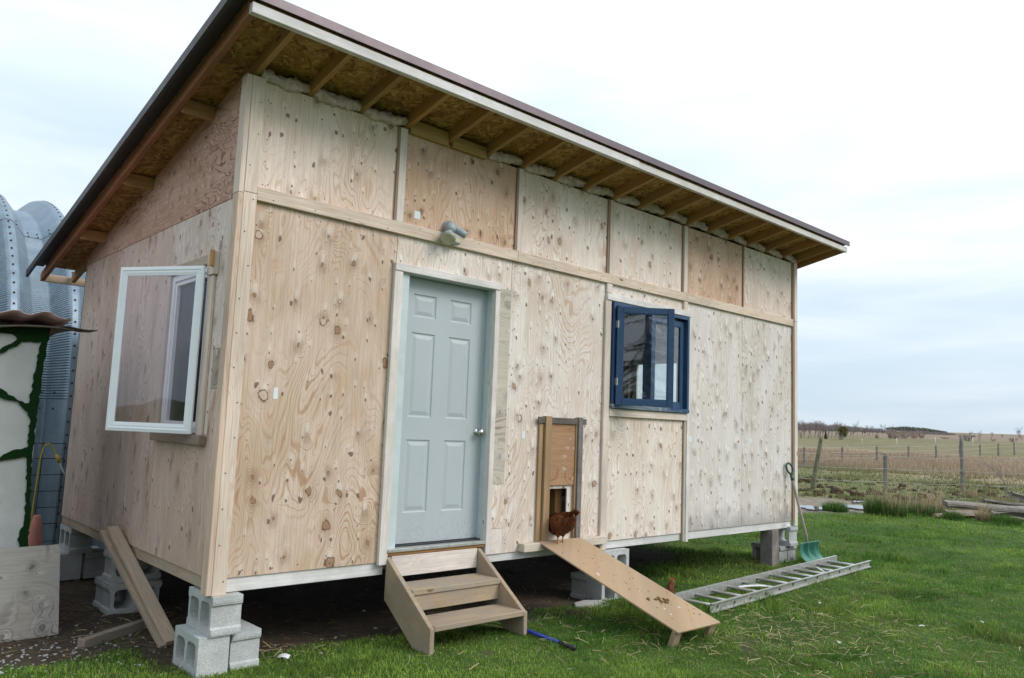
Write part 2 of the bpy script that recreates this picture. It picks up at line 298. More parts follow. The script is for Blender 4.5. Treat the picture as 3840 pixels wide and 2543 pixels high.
def concrete():
    m, t, b = newmat('concrete', .9, .15); v = t.obj(); inf = t.info(); r = t.m('MULTIPLY', inf.outputs['Random'], 9.0)
    P = t.n('ShaderNodeVectorMath', {'operation': 'ADD'}, _0=v, _1=t.comb(r, r, r)).outputs[0]
    n = t.noise(P, 7, 5, .6); n2 = t.noise(P, 160, 3, .7); n3 = t.noise(P, 420, 2, .6)
    c = t.mix(t.rng(n, .3, .7), (.46, .465, .455), (.56, .57, .56)); k = t.rng(n2, .3, .7, .74, 1.16); c = t.mix(1.0, c, t.comb(k, k, k), 'MULTIPLY')
    t.put(b.inputs['Base Color'], t.mix(1.0, c, inf.outputs['Color'], 'MULTIPLY')); t.put(b.inputs['Normal'], t.bump(t.m('ADD', n2, n3), .7, .006)); return m
M['concrete'] = concrete()
def galv():                                                # UV: x across, y along the arch in metres; attribute 'corr' says where the fine ribs are
    m, t, b = newmat('galvanised', .5, .5, .5); uv = t.n('ShaderNodeUVMap').outputs[0]; u, v, _ = t.sep(uv)
    mask = t.n('ShaderNodeAttribute', {'attribute_name': 'corr'}).outputs['Fac']
    P = t.obj(); n = t.noise(P, 3.0, 5, .6); n2 = t.noise(P, 60, 3, .6); n3 = t.noise(t.map(P, (9, 9, .6)), 1, 3, .6)
    c = t.mix(t.rng(n, .3, .7), (.20, .265, .32), (.26, .33, .385)); k = t.m('MULTIPLY', t.rng(n2, .3, .7, .88, 1.1), t.rng(n3, .3, .75, .9, 1.06)); c = t.mix(1.0, c, t.comb(k, k, k), 'MULTIPLY')
    t.put(b.inputs['Base Color'], c); t.put(b.inputs['Roughness'], t.rng(n2, .3, .7, .4, .6))
    rib = t.m('MULTIPLY', t.m('SINE', t.m('MULTIPLY', v, 6.2832/.031)), mask)
    t.put(b.inputs['Normal'], t.bump(rib, 1.0, .005)); return m
M['galv'] = galv()
def vcol(name, rough=.75, trans=.0, spec=.2, var=0.0):
    m, t, b = newmat(name, rough, spec); a = t.n('ShaderNodeAttribute', {'attribute_name': 'col'}).outputs['Color']
    t.put(b.inputs['Base Color'], a)
    if trans:
        tr = t.n('ShaderNodeBsdfTranslucent', None, Color=a); mx = t.n('ShaderNodeMixShader', None, _0=trans, _1=b.outputs[0], _2=tr.outputs[0])
        t.put(m.node_tree.nodes['Material Output'].inputs[0], mx.outputs[0])
    return m
M['blade'] = vcol('blade', .6, .42, .25); M['bark'] = vcol('bark', .9, 0, .1); M['leafcol'] = vcol('leafcol', .65, .25)
def glass(name, tint=(.93, .95, .95), rough=.015, refl=1.9):
    m, t, b = newmat(name, rough, .5); nt = m.node_tree; nt.nodes.remove(b)
    fr = t.n('ShaderNodeFresnel', None, IOR=1.55); tr = t.n('ShaderNodeBsdfTransparent', None, Color=tint); gl = t.n('ShaderNodeBsdfGlossy', None, Color=(1, 1, 1), Roughness=rough)
    wav = t.noise(t.obj(), 2.2, 1, .5); nb = t.bump(wav, .06, .05); t.put(gl.inputs['Normal'], nb)
    fac = t.m('MULTIPLY', t.m('ADD', t.m('MULTIPLY', fr.outputs[0], refl), .02, clamp=True), t.m('SUBTRACT', 1.0, t.n('ShaderNodeNewGeometry').outputs['Backfacing']))
    mx = t.n('ShaderNodeMixShader', None, _0=fac, _1=tr.outputs[0], _2=gl.outputs[0]); t.put(nt.nodes['Material Output'].inputs[0], mx.outputs[0]); return m
M['glass'] = glass('glass', refl=2.4); M['glass_tint'] = glass('glass_tint', (.93, .89, .92), refl=1.3); M['dim_tint'] = glass('dim_sheet', (.27, .235, .29), .2, .8)
def doorpaint():
    m, t, b = newmat('door_paint', .42, .4); v = t.obj(); x, y, z = t.sep(v); n = t.noise(t.map(v, (14, 14, 2.0)), 1, 5, .65); n2 = t.noise(v, 40, 4, .7); n3 = t.noise(v, 2.5, 3, .5)
    c = t.mix(t.rng(n3, .3, .7), (.40, .445, .462), (.42, .466, .484))
    low = t.m('MULTIPLY', t.rng(t.m('ADD', z, t.m('MULTIPLY', n, .5)), 1.25, .75), t.rng(n2, .42, .65)); c = t.mix(t.m('MULTIPLY', low, .38), c, (.24, .22, .17))
    kx = t.m('SUBTRACT', x, 2.12); kz = t.m('SUBTRACT', z, 1.5); kd_ = t.m('SQRT', t.m('ADD', t.m('MULTIPLY', kx, kx), t.m('MULTIPLY', t.m('MULTIPLY', kz, kz), .4))); c = t.mix(t.m('MULTIPLY', t.m('MULTIPLY', t.rng(kd_, .2, .02), t.rng(n, .4, .65)), .3), c, (.25, .235, .20))
    sc = t.rng(t.noise(t.map(v, (90, 9, 4)), 1, 2, .5), .74, .80); c = t.mix(t.m('MULTIPLY', sc, .35), c, (.28, .29, .28))
    t.put(b.inputs['Base Color'], c); t.put(b.inputs['Roughness'], t.rng(n2, .3, .7, .36, .55)); return m
M['door'] = doorpaint()
M['jamb'] = plain('jamb_paint', (.50, .575, .575), .5, .4, var=.06, scale=9)
M['vinyl'] = plain('white_vinyl', (.82, .84, .85), .38, .45, var=.03, scale=5)
def bluepaint():
    m, t, b = newmat('blue_paint', .42, .4); v = t.obj(); n = t.noise(v, 30, 5, .7); n2 = t.noise(v, 5, 3, .5)
    z = t.sep(t.n('ShaderNodeNewGeometry').outputs['Normal'])[2]
    c = t.mix(t.rng(n2, .3, .7), (.019, .055, .125), (.025, .068, .145)); chip = t.m('MULTIPLY', t.rng(n, .66, .72), .8)
    t.put(b.inputs['Base Color'], t.mix(chip, c, (.36, .42, .42))); return m
M['blue'] = bluepaint()
M['sill_blue'] = plywood('sill_worn', (.03, .075, .15), (.20, .27, .30), (.30, .31, .28), (.05, .06, .08), swap=True, ls=.6, rings=5, kd=.2)
M['metal_roof'] = plain('brown_steel', (.115, .085, .095), .38, .5, .25, var=.05, scale=3)
M['metal_under'] = plain('dark_steel', (.052, .045, .042), .5, .4, .2, var=.1, scale=4)
M['alu'] = plain('aluminium', (.50, .50, .48), .42, .5, .65, var=.10, scale=20)
M['alu_bar'] = plain('aluminium_bar', (.56, .56, .54), .38, .5, .7, var=.06, scale=20)
M['steel'] = plain('satin_steel', (.55, .54, .51), .28, .5, 1.0, var=.05)
M['lamp_grey'] = plain('lamp_grey', (.34, .385, .41), .5, .4, var=.06)
M['lens'] = plain('lens', (.47, .47, .32), .22, .6, var=.06, scale=25)
M['black'] = plain('black_plastic', (.015, .015, .017), .5, .4)
M['wire_black'] = plain('black_wire', (.02, .022, .025), .6, .3)
M['rust'] = plain('bolt_head', (.055, .032, .025), .6, .3, .3)
M['insul'] = plain('insulation', (.66, .52, .51), .95, .05, var=.25, scale=30, bump=1.0)
M['green_plastic'] = plain('green_plastic', (.055, .20, .15), .42, .45, var=.10, scale=10)
M['green_dark'] = plain('dark_green_plastic', (.022, .095, .075), .45, .4, var=.1)
M['shaft'] = lumber('shaft_wood', (.30, .27, .235), (.2, .175, .15), ls=.4)
M['cone'] = plain('faded_cone', (.60, .25, .215), .75, .2, var=.10, scale=9)
M['yellow'] = plain('yellow_cord', (.50, .36, .02), .5, .4)
M['white_cord'] = plain('white_cord', (.62, .63, .62), .5, .4)
M['label'] = plain('paper_label', (.68, .73, .74), .6, .3, var=.05)
M['blue_pole'] = plain('blue_pole', (.012, .035, .30), .3, .5, var=.06)
M['rope'] = plain('fence_rope', (.42, .41, .38), .7, .2)
M['white_post'] = plain('white_post', (.62, .62, .58), .6, .3)
M['turf_back'] = None
def turfback():
    m, t, b = newmat('turf_backing', .9, .1); x, y, z = t.sep(t.obj()); n = t.noise(t.obj(), 3, 4, .6)
    s = t.m('MULTIPLY', t.m('SINE', t.m('MULTIPLY', x, 6.2832/.014)), t.m('SINE', t.m('MULTIPLY', z, 6.2832/.011)))
    c = t.mix(t.rng(n, .3, .7), (.50, .51, .49), (.60, .61, .59)); k = t.rng(s, -1, 1, .80, 1.08); t.put(b.inputs['Base Color'], t.mix(1.0, c, t.comb(k, k, k), 'MULTIPLY'))
    t.put(b.inputs['Normal'], t.bump(s, .5, .002)); return m
M['turf_back'] = turfback()
M['turf'] = plain('green_turf', (.009, .034, .009), .9, .1, var=.45, scale=120, bump=1.0)
M['pink'] = plain('faded_tarp', (.78, .50, .49), .6, .3, var=.16, scale=7, bump=.2)
M['roof_board'] = plywood('old_roof_board', (.15, .12, .09), (.10, .085, .065), (.06, .05, .04), (.03, .02, .015), swap=True, ls=.6, kd=.2)
def feathers():
    m, t, b = newmat('feathers', .6, .25); v = t.obj(); n = t.noise(v, 22, 4, .6); vo = t.n('ShaderNodeTexVoronoi', None, Vector=t.map(v, (55, 55, 38)), Scale=1.0)
    c = t.ramp(t.m('ADD', t.m('MULTIPLY', n, .7), t.m('MULTIPLY', vo.outputs['Distance'], .35)), [(.25, (.035, .010, .005)), (.5, (.115, .032, .012)), (.75, (.20, .065, .022))])
    t.put(b.inputs['Base Color'], c); t.put(b.inputs['Normal'], t.bump(vo.outputs['Distance'], .6, .006)); return m
M['feather'] = feathers(); M['comb'] = plain('hen_comb', (.38, .03, .025), .5, .4); M['hen_leg'] = plain('hen_leg', (.48, .27, .13), .6, .3); M['eye'] = plain('hen_eye', (.02, .01, .005), .2, .5)
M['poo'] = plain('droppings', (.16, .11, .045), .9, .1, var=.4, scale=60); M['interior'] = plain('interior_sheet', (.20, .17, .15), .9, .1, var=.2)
M['scrap'] = plain('white_scrap', (.66, .67, .66), .5, .3, var=.1)
M['stone'] = plain('pale_stone', (.36, .355, .345), .9, .1, var=.3, scale=30)
# ------------------------------------------------------------------ ground
def vnoise(x, y, seed=0):
    x = np.asarray(x, float); y = np.asarray(y, float); xi = np.floor(x).astype(np.int64); yi = np.floor(y).astype(np.int64); fx = x-xi; fy = y-yi
    def h(a, b):
        n = (a*374761393+b*668265263+seed*1442695041) & 0x7fffffff; n = ((n ^ (n >> 13))*1274126177) & 0x7fffffff; return ((n ^ (n >> 16)) & 0xffff)/65535.0
    u = fx*fx*(3-2*fx); v = fy*fy*(3-2*fy)
    return (h(xi, yi)*(1-u)+h(xi+1, yi)*u)*(1-v)+(h(xi, yi+1)*(1-u)+h(xi+1, yi+1)*u)*v
def fbm(x, y, seed=0, o=3): return sum(vnoise(x*2**k, y*2**k, seed+k)*.5**k for k in range(o))/sum(.5**k for k in range(o))
_mL, _mR = gp(1845, 1161), gp(2025, 1168); _mu = (_mR-_mL)[:2]; _mlen = np.hypot(*_mu); _mu = _mu/_mlen; _mw = np.hypot(*(gp(1930, 1150)-gp(1930, 1178))[:2])/2
def dirtmask(x, y):
    n = fbm(x*2.3, y*2.3, 3)-.5; n2 = fbm(x*7, y*7, 8)-.5
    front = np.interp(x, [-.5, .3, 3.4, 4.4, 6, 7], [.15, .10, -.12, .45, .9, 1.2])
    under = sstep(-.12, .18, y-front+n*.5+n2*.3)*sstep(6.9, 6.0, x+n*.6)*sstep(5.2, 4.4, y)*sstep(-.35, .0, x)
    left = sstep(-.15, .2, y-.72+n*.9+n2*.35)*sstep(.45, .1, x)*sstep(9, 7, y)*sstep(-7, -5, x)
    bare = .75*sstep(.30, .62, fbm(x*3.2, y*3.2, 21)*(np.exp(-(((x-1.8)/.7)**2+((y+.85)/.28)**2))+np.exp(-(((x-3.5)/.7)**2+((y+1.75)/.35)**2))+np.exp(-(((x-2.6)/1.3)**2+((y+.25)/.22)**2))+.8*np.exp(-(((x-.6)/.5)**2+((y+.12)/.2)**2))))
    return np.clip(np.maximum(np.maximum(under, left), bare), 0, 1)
def mudmask(x, y):
    dx, dy = x-_mL[0], y-_mL[1]; s = dx*_mu[0]+dy*_mu[1]; d = -dx*_mu[1]+dy*_mu[0]; n = fbm(x*.7, y*.7, 5)-.5
    return sstep(_mw*1.15, _mw*.7, np.abs(d)+n*_mw*.9)*sstep(_mlen*1.06, _mlen*.92, s+n*1.2)*sstep(-18, -14, s)
def lawnmask(x, y):                                        # 1 on the mown yard, 0 in the pasture behind the mud strip and the log pile
    dx, dy = x-_mL[0], y-_mL[1]; d = -dx*_mu[1]+dy*_mu[0]; n = fbm(x*.5, y*.5, 6)-.5
    return sstep(.5, -.3, d+_mw*.8+n*1.4)
def basecolor(x, y):
    r = np.hypot(x-CAM[0], y-CAM[1]); n = fbm(x*.9, y*.9, 1)[..., None]; n2 = fbm(x*.12, y*.12, 2); n3 = fbm(x*.35, y*.35, 12)
    A = np.array
    lawn = A([.04, .085, .016])*(1-n)+A([.08, .11, .03])*n
    past = A([.11, .145, .045])*(1-n)+A([.19, .17, .085])*n
    tan = A([.36, .28, .185])*(1-n)+A([.29, .21, .135])*n
    green = A([.165, .155, .075])*(1-n)+A([.225, .19, .11])*n
    brown = A([.27, .205, .15])*(1-n)+A([.23, .175, .125])*n
    k = lambda a, b: sstep(a, b, r+(n2-.5)*30*sstep(20, 60, r)+(n3-.5)*8*sstep(20, 40, r))[..., None]
    c = past; c = c*(1-k(41, 49))+tan*k(41, 49); c = c*(1-k(76, 88))+green*k(76, 88); c = c*(1-k(130, 150))+brown*k(130, 150)
    l = lawnmask(x, y)[..., None]; c = c*(1-l)+lawn*l
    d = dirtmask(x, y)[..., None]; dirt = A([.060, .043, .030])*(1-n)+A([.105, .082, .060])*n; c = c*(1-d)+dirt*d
    m = mudmask(x, y)[..., None]; mud = A([.20, .165, .125])*(1-n)+A([.27, .23, .18])*n; return c*(1-m)+mud*m
def axis(lo, hi, step, far):
    a = list(np.arange(lo, hi+1e-6, step)); s = step; v = hi; b = []
    while v < far: s *= 1.13; v += s; b.append(v)
    s = step; v = lo; c = []
    while v > -far: s *= 1.13; v -= s; c.append(v)
    return np.array(c[::-1]+a+b)
gx, gy = axis(-4, 13, .10, 6000), axis(-5, 11, .10, 6000)
X, Y = np.meshgrid(gx, gy, indexing='ij'); Zg = ground(X, Y)
Zg = Zg+dirtmask(X, Y)*(fbm(X*6, Y*6, 40)-.5)*.03*(np.abs(X) < 20)+mudmask(X, Y)*(fbm(X*2.2, Y*2.2, 41)-.62)*.16
nx, ny = len(gx), len(gy); idx = np.arange(nx*ny).reshape(nx, ny)
quads = np.stack([idx[:-1, :-1], idx[1:, :-1], idx[1:, 1:], idx[:-1, 1:]], -1).reshape(-1, 4)
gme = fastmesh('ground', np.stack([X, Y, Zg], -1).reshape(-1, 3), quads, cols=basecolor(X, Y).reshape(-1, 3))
gme.polygons.foreach_set('use_smooth', np.ones(len(gme.polygons), bool))
def groundmat():
    m, t, b = newmat('earth', .92, .12); a = t.n('ShaderNodeAttribute', {'attribute_name': 'col'}).outputs['Color']; v = t.obj()
    n = t.noise(v, 9, 6, .7); n2 = t.noise(v, 55, 4, .7); n3 = t.noise(v, .8, 5, .6)
    k = t.m('MULTIPLY', t.m('MULTIPLY', t.rng(n, .3, .7, .75, 1.22), t.rng(n2, .3, .7, .7, 1.25)), t.rng(n3, .3, .7, .85, 1.15))
    t.put(b.inputs['Base Color'], t.mix(1.0, a, t.comb(k, k, k), 'MULTIPLY')); t.put(b.inputs['Normal'], t.bump(t.m('ADD', n, t.m('MULTIPLY', n2, .5)), .6, .03)); return m
M['earth'] = groundmat()
tag(link('ground', gme, M['earth']), 'grassy yard, dirt and pasture rising to the far hill', 'ground', kind='structure')
# puddles in the mud strip
m_, t_, b_ = newmat('puddle_water', .04, .6); b_.inputs['Base Color'].default_value = (.10, .095, .085, 1); t_.put(b_.inputs['Normal'], t_.bump(t_.noise(t_.obj(), 6, 2, .5), .04, .02)); M['water'] = m_
def puddle(p0, p1, wid, seed):
    a, b = gp(*p0), gp(*p1); c = (a+b)/2; u = (b-a)[:2]; L = np.hypot(*u)/2; u = u/(2*L); pts = []
    for k in range(40):
        th = k*2*math.pi/40; q = 1+.35*(vnoise(3*math.cos(th)+seed*7, 3*math.sin(th)+seed, 3)-.5)*2
        pts.append((c[0]+u[0]*L*q*math.cos(th)-u[1]*wid*q*math.sin(th), c[1]+u[1]*L*q*math.cos(th)+u[0]*wid*q*math.sin(th)))
    z = min(gz(*q) for q in pts)+.012
    zz_ = max(gz(*q) for q in pts)
    return MB().prism(pts, 2, z-.1, (z+zz_)/2+.01).build('puddle', M['water'])
for i, (a, b, wd) in enumerate([((1846, 1174), (1912, 1176), .55), ((1925, 1172), (2005, 1173), .5), ((1975, 1160), (2003, 1162), .35)]):
    tag(puddle(a, b, wd, i+1), 'shallow grey puddle lying in the muddy strip beyond the lawn', 'puddle', 'puddles in the mud', 'structure')
# ------------------------------------------------------------------ grass blades
def blades(name, x, y, h, wd, colr, lean=.45, mat='blade', z=None, tipdark=1.15, curl=.4):
    n = len(x); z = ground(x, y) if z is None else z; az = rng.uniform(0, 2*np.pi, n); la = rng.uniform(0, 2*np.pi, n); le = lean*rng.uniform(.15, 1.0, n)
    px, py = np.cos(az)*wd/2, np.sin(az)*wd/2; dx, dy = np.cos(la)*le*h, np.sin(la)*le*h
    V = np.zeros((n, 5, 3)); V[:, 0] = np.stack([x-px, y-py, z-.006], -1); V[:, 1] = np.stack([x+px, y+py, z-.006], -1)
    mx, my, mz = x+dx*.42, y+dy*.42, z+h*.58; V[:, 2] = np.stack([mx-px*.75, my-py*.75, mz], -1); V[:, 3] = np.stack([mx+px*.75, my+py*.75, mz], -1)
    V[:, 4] = np.stack([x+dx*(1+curl), y+dy*(1+curl), z+h*np.sqrt(np.clip(1-le*le*.6, .1, 1))], -1)
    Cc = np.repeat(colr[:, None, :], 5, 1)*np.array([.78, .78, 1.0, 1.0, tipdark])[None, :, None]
    b = np.arange(n)[:, None]*5; q = b+np.array([[0, 1, 3, 2]]); t = b+np.array([[2, 3, 4]])
    me = fastmesh(name, V.reshape(-1, 3), q, t, Cc.reshape(-1, 3)); return link(name, me, M[mat])
def fan(n, r0, r1, a0, a1):                                # points spread evenly over the picture rather than over the land
    a = rng.uniform(YAW+a0, YAW+a1, n); r = np.exp(rng.uniform(math.log(r0), math.log(r1), n)); return CAM[0]+r*np.sin(a), CAM[1]+r*np.cos(a), r
HF = math.radians(33.4)
x, y, r = fan(520000, 2.6, 24, -HF-.2, HF+.22)
n1_ = fbm(x*1.1, y*1.1, 31); n2_ = fbm(x*.45, y*.45, 32); n3_ = fbm(x*3.1, y*3.1, 33)
keep = (rng.random(len(x)) > dirtmask(x, y)*1.25-.02)*(rng.random(len(x)) < lawnmask(x, y))*(mudmask(x, y) < .4)
keep &= ~((x > -.1) & (x < 7.2) & (y > 1.6) & (y < 4) & (rng.random(len(x)) < .6))
straw_d = np.exp(-(((x-3.9)/.9)**2+((y+1.75)/.55)**2)); keep &= rng.random(len(x)) > straw_d*.75
x, y, r, n1_, n2_, n3_ = [q[keep] for q in (x, y, r, n1_, n2_, n3_)]
hh = (.014+.018*sstep(.35, .72, n1_)+.018*sstep(.48, .75, n3_))*rng.uniform(.6, 1.35, len(x))*(1+.012*r)
tuft = sstep(.62, .74, fbm(x*2.2, y*2.2, 91)); hh *= 1+1.3*tuft*(x > 3); hh *= np.where((x < 3.2) & (y > -1.6), .72, 1.0)
wd = (.0026+.00052*r)*rng.uniform(.7, 1.4, len(x))
kk = np.clip((n2_-.5)*1.5+(fbm(x*1.7, y*1.7, 62)-.5)*1.6+(fbm(x*6.5, y*6.5, 61)-.5)*1.3+.42, 0, 1)[:, None]; g = np.array([[.088, .215, .028]])*(1-kk)+np.array([[.265, .40, .068]])*kk
g = g*rng.uniform(.65, 1.35, (len(x), 1)); yel = rng.random(len(x)) < .025+.20*sstep(.55, .8, n3_)*(n1_ < .5); g[yel] = np.array([.30, .25, .11])*rng.uniform(.6, 1.2, (yel.sum(), 1))
g *= np.where(tuft[:, None] > .4, .74, 1.0)
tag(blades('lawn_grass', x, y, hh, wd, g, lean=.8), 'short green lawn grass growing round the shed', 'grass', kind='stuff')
# pasture: short tufts, then a belt of tall dry grass
x, y, r = fan(150000, 17, 72, .12, HF+.2); l = lawnmask(x, y); n1_ = fbm(x*.5, y*.5, 51); n2_ = fbm(x*.16, y*.16, 52); belt = sstep(43, 51, r+(n2_-.5)*12)*sstep(84, 72, r)
keep = (rng.random(len(x)) > l)*(mudmask(x, y) < .3)*(rng.random(len(x)) < .22+.6*belt+.5*(n1_ > .55))
x, y, r, n1_, n2_, belt = [q[keep] for q in (x, y, r, n1_, n2_, belt)]
hh = (.05+.07*n1_+belt*(.14+.30*n2_))*rng.uniform(.5, 1.3, len(x)); wd = (.004+.00055*r)*rng.uniform(.6, 1.3, len(x))
gr = np.array([[.10, .155, .04]])*(1-n1_[:, None])+np.array([[.20, .185, .085]])*n1_[:, None]; dr = np.array([[.45, .37, .265]])*(1-n2_[:, None])+np.array([[.36, .265, .19]])*n2_[:, None]
mixv = np.clip(belt+rng.uniform(-.25, .25, len(x)), 0, 1)[:, None]; g = (gr*(1-mixv)+dr*mixv)*rng.uniform(.7, 1.25, (len(x), 1))
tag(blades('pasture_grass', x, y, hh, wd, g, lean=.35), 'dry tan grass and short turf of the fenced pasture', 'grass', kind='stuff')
# loose straw on the lawn
def strips(name, x, y, L, wd, colr, z, tilt=.12):
    n = len(x); a = rng.uniform(0, 2*np.pi, n); t = rng.uniform(-tilt, tilt, n); dx, dy, dz_ = np.cos(a)*L/2, np.sin(a)*L/2, t*L/2; px, py = -np.sin(a)*wd/2, np.cos(a)*wd/2; bow = L*.06*rng.uniform(-1, 1, n)
    V = np.zeros((n, 6, 3))
    for k, s in enumerate((-1, 0, 1)):
        bx, by, bz = x+dx*s+(px/wd*2)*bow*(s == 0), y+dy*s+(py/wd*2)*bow*(s == 0), z+dz_*s+(s == 0)*L*.03
        V[:, 2*k] = np.stack([bx-px, by-py, bz], -1); V[:, 2*k+1] = np.stack([bx+px, by+py, bz+wd*.5], -1)
    b = np.arange(n)[:, None]*6; q = np.concatenate([b+np.array([[0, 2, 3, 1]]), b+np.array([[2, 4, 5, 3]])]); me = fastmesh(name, V.reshape(-1, 3), q, None, np.repeat(colr[:, None, :], 6, 1).reshape(-1, 3)); return link(name, me, M['blade'])
cl = [(3.75, -1.75, .60, .30, 420), (4.3, -1.35, .45, .2, 90), (2.6, -1.2, .5, .3, 120), (3.1, -.75, .45, .25, 130), (3.4, -2.3, .6, .25, 200), (4.6, -2.0, .8, .5, 150), (5.0, -1.2, .9, .35, 90), (.55, .12, .35, .12, 90), (3.1, -2.8, .8, .3, 130), (6.2, -2.0, 1.6, .9, 120), (.15, 1.5, .4, .2, 60)]
xs = np.concatenate([rng.normal(c[0], c[2], c[4]) for c in cl]+[rng.uniform(.4, 7.5, 260)]); ys = np.concatenate([rng.normal(c[1], c[3], c[4]) for c in cl]+[rng.uniform(-3.6, -.5, 260)])
n = len(xs); sc_ = np.array([[.50, .43, .235]])*rng.uniform(.5, 1.2, (n, 1))
tag(strips('straw', xs, ys, rng.uniform(.025, .15, n)*rng.uniform(.5, 1, n), rng.uniform(.0025, .006, n), sc_, ground(xs, ys)+rng.uniform(.008, .04, n), tilt=.35), 'loose yellow straw strewn over the grass round the ramp', 'straw', kind='stuff')
# litter of dark bark, leaves and dead grass on the bare soil
n = 2600; xs = np.concatenate([rng.uniform(-1.3, .4, 1300), rng.uniform(.2, 6.5, 1300)]); ys = np.concatenate([rng.uniform(.35, 3.2, 1300), rng.uniform(-.15, 2.2, 1300)]); k = dirtmask(xs, ys) > .35; xs, ys = xs[k], ys[k]; n = len(xs)
tag(strips('dead_grass_litter', xs, ys, rng.uniform(.02, .09, n), rng.uniform(.003, .007, n), np.array([[.20, .145, .085]])*rng.uniform(.35, 1.4, (n, 1)), ground(xs, ys)+rng.uniform(.004, .02, n)), 'dead brown grass scraps on the bare soil under the shed', 'litter', kind='stuff')
def pebbles(name, x, y, s, mat, z=None):
    ico = bmesh.new(); bmesh.ops.create_icosphere(ico, subdivisions=1, radius=1.0); bv = np.array([v.co[:] for v in ico.verts]); bf = np.array([[v.index for v in f.verts] for f in ico.faces]); ico.free()
    n = len(x); V = bv[None]*(1+rng.uniform(-.3, .3, (n, len(bv), 1)))*s[:, None, None]*rng.uniform(.6, 1.3, (n, 1, 3)); V[:, :, 2] *= .6
    V += np.stack([x, y, (ground(x, y) if z is None else z)+s*.15], -1)[:, None, :]; F = (np.arange(n)*len(bv))[:, None, None]+bf[None]
    return link(name, fastmesh(name, V.reshape(-1, 3), None, F.reshape(-1, 3)), mat)
xs = np.concatenate([rng.normal(-.85, .35, 260), rng.uniform(-1.5, .2, 110), rng.uniform(-.4, 5.5, 60)]); ys = np.concatenate([rng.normal(.88, .22, 260), rng.uniform(.35, 2.2, 110), rng.uniform(-.1, .9, 60)])
tag(pebbles('gravel', xs, ys, rng.uniform(.004, .013, len(xs)), M['stone']), 'pale limestone gravel scattered on dirt before the plywood sheet', 'gravel', kind='stuff')
# trodden clods in the pasture
x, y, r = fan(520, 20, 35, .3, HF+.1); k = (lawnmask(x, y) < .2) & (mudmask(x, y) < .2) & (fbm(x*.4, y*.4, 77) > .42); x, y = x[k], y[k]
M['soil'] = plain('turned_soil', (.075, .05, .033), .95, .1, var=.4, scale=8)
tag(pebbles('soil_clods', x, y, rng.uniform(.05, .20, len(x))*rng.uniform(.4, 1, len(x)), M['soil']), 'dark clods of trodden soil dotting the pasture turf', 'clods', kind='stuff')
# ------------------------------------------------------------------ the shed
SL = .2155                                                 # roof pitch
def zr(y): return 3.808-SL*y                               # underside of the rafters
shed = tag(empty('shed', (0, 0, 0)), 'unpainted plywood chicken shed with a single-pitch roof, raised on concrete blocks', 'shed')
W, D = 7.32, 3.66
def panel(mat, rects, axis='y', tint=(1, 1, 1), face=0.0, th=.012, name='wall_panel', parent=None):
    """plywood sheet of one or more rectangles (a0,a1,z0,z1); axis y = front wall, x = side wall"""
    a0 = min(r[0] for r in rects); z0 = min(r[2] for r in rects); mb = MB()
    for (p, q, zz0, zz1) in rects:
        if axis == 'y': mb.box(p-a0, q-a0, 0, th, zz0-z0, zz1-z0)
        else: mb.box(0, th, p-a0, q-a0, zz0-z0, zz1-z0)
    mw = Matrix.Translation((a0, face, z0) if axis == 'y' else (face, a0, z0))
    return mb.build(name, M[mat], parent or shed, color=tint, mw=mw, bevel=0)
ZB, ZM, ZT = .562, 3.02, 3.80
# front wall, lower row
A = panel('ply_warm', [(.02, 1.218, ZB, ZM)])
panel('ply_pale', [(1.222, 2.392, 2.70, ZM), (2.192, 2.248, .55, 2.70)], tint=(1.02, 1.02, 1.0))
panel('ply_grey', [(2.250, 2.393, 1.097, 2.72)], tint=(1.35, 1.3, 1.2), face=-.004)
panel('ply_pale', [(2.250, 2.400, .738, 1.094)], tint=(1.04, 1.02, 1.0), face=-.002); panel('ply_pale', [(2.250, 2.400, .536, .735)], face=-.003)
Cp = panel('ply_pale', [(2.396, 2.902, .80, ZM), (2.403, 2.902, .536, .80), (3.16, 3.63, .536, ZM), (2.902, 3.16, 1.043, ZM), (2.902, 3.16, .536, .68)], tint=(.99, .98, .97))
panel('ply_pale', [(3.63, 4.95, 2.80, ZM)]); panel('ply_pale', [(3.63, 4.90, .545, 1.72)], tint=(1.02, 1.0, .96))
E1 = panel('ply_mildew', [(4.93, 6.064, .555, ZM)]); E2 = panel('ply_mildew', [(6.068, 7.30, .555, ZM)], tint=(.97, .97, .97))
# front wall, upper row
ups = [('ply_pale', (1.09, 1.0, .93)), ('ply_stain', (1.04, .98, .93)), ('ply_pale', (1.05, 1.01, .98)), ('ply_pale', (1.06, 1.01, .98)), ('ply_stain', (1.06, 1.0, .97)), ('ply_pale', (1.05, 1.02, 1.0))]
U = []
for k, (m, tn) in enumerate(ups): U.append(panel(m, [(.02+1.2167*k+(.0 if k == 0 else .002), .02+1.2167*(k+1)-.002, ZM+.003, ZT)], tint=tn))
# paper labels stapled to the sheets
for px, pz, wd, ht in [(1.385, 3.16, .055, .06), (2.598, 1.505, .035, .06), (5.04, 1.516, .05, .06), (6.245, 1.52, .05, .05), (.335, 1.725, .03, .075)]:
    MB().box(px-wd/2, px+wd/2, -.0015, .001, pz-ht/2, pz+ht/2).build('paper_label', M['label'], shed)
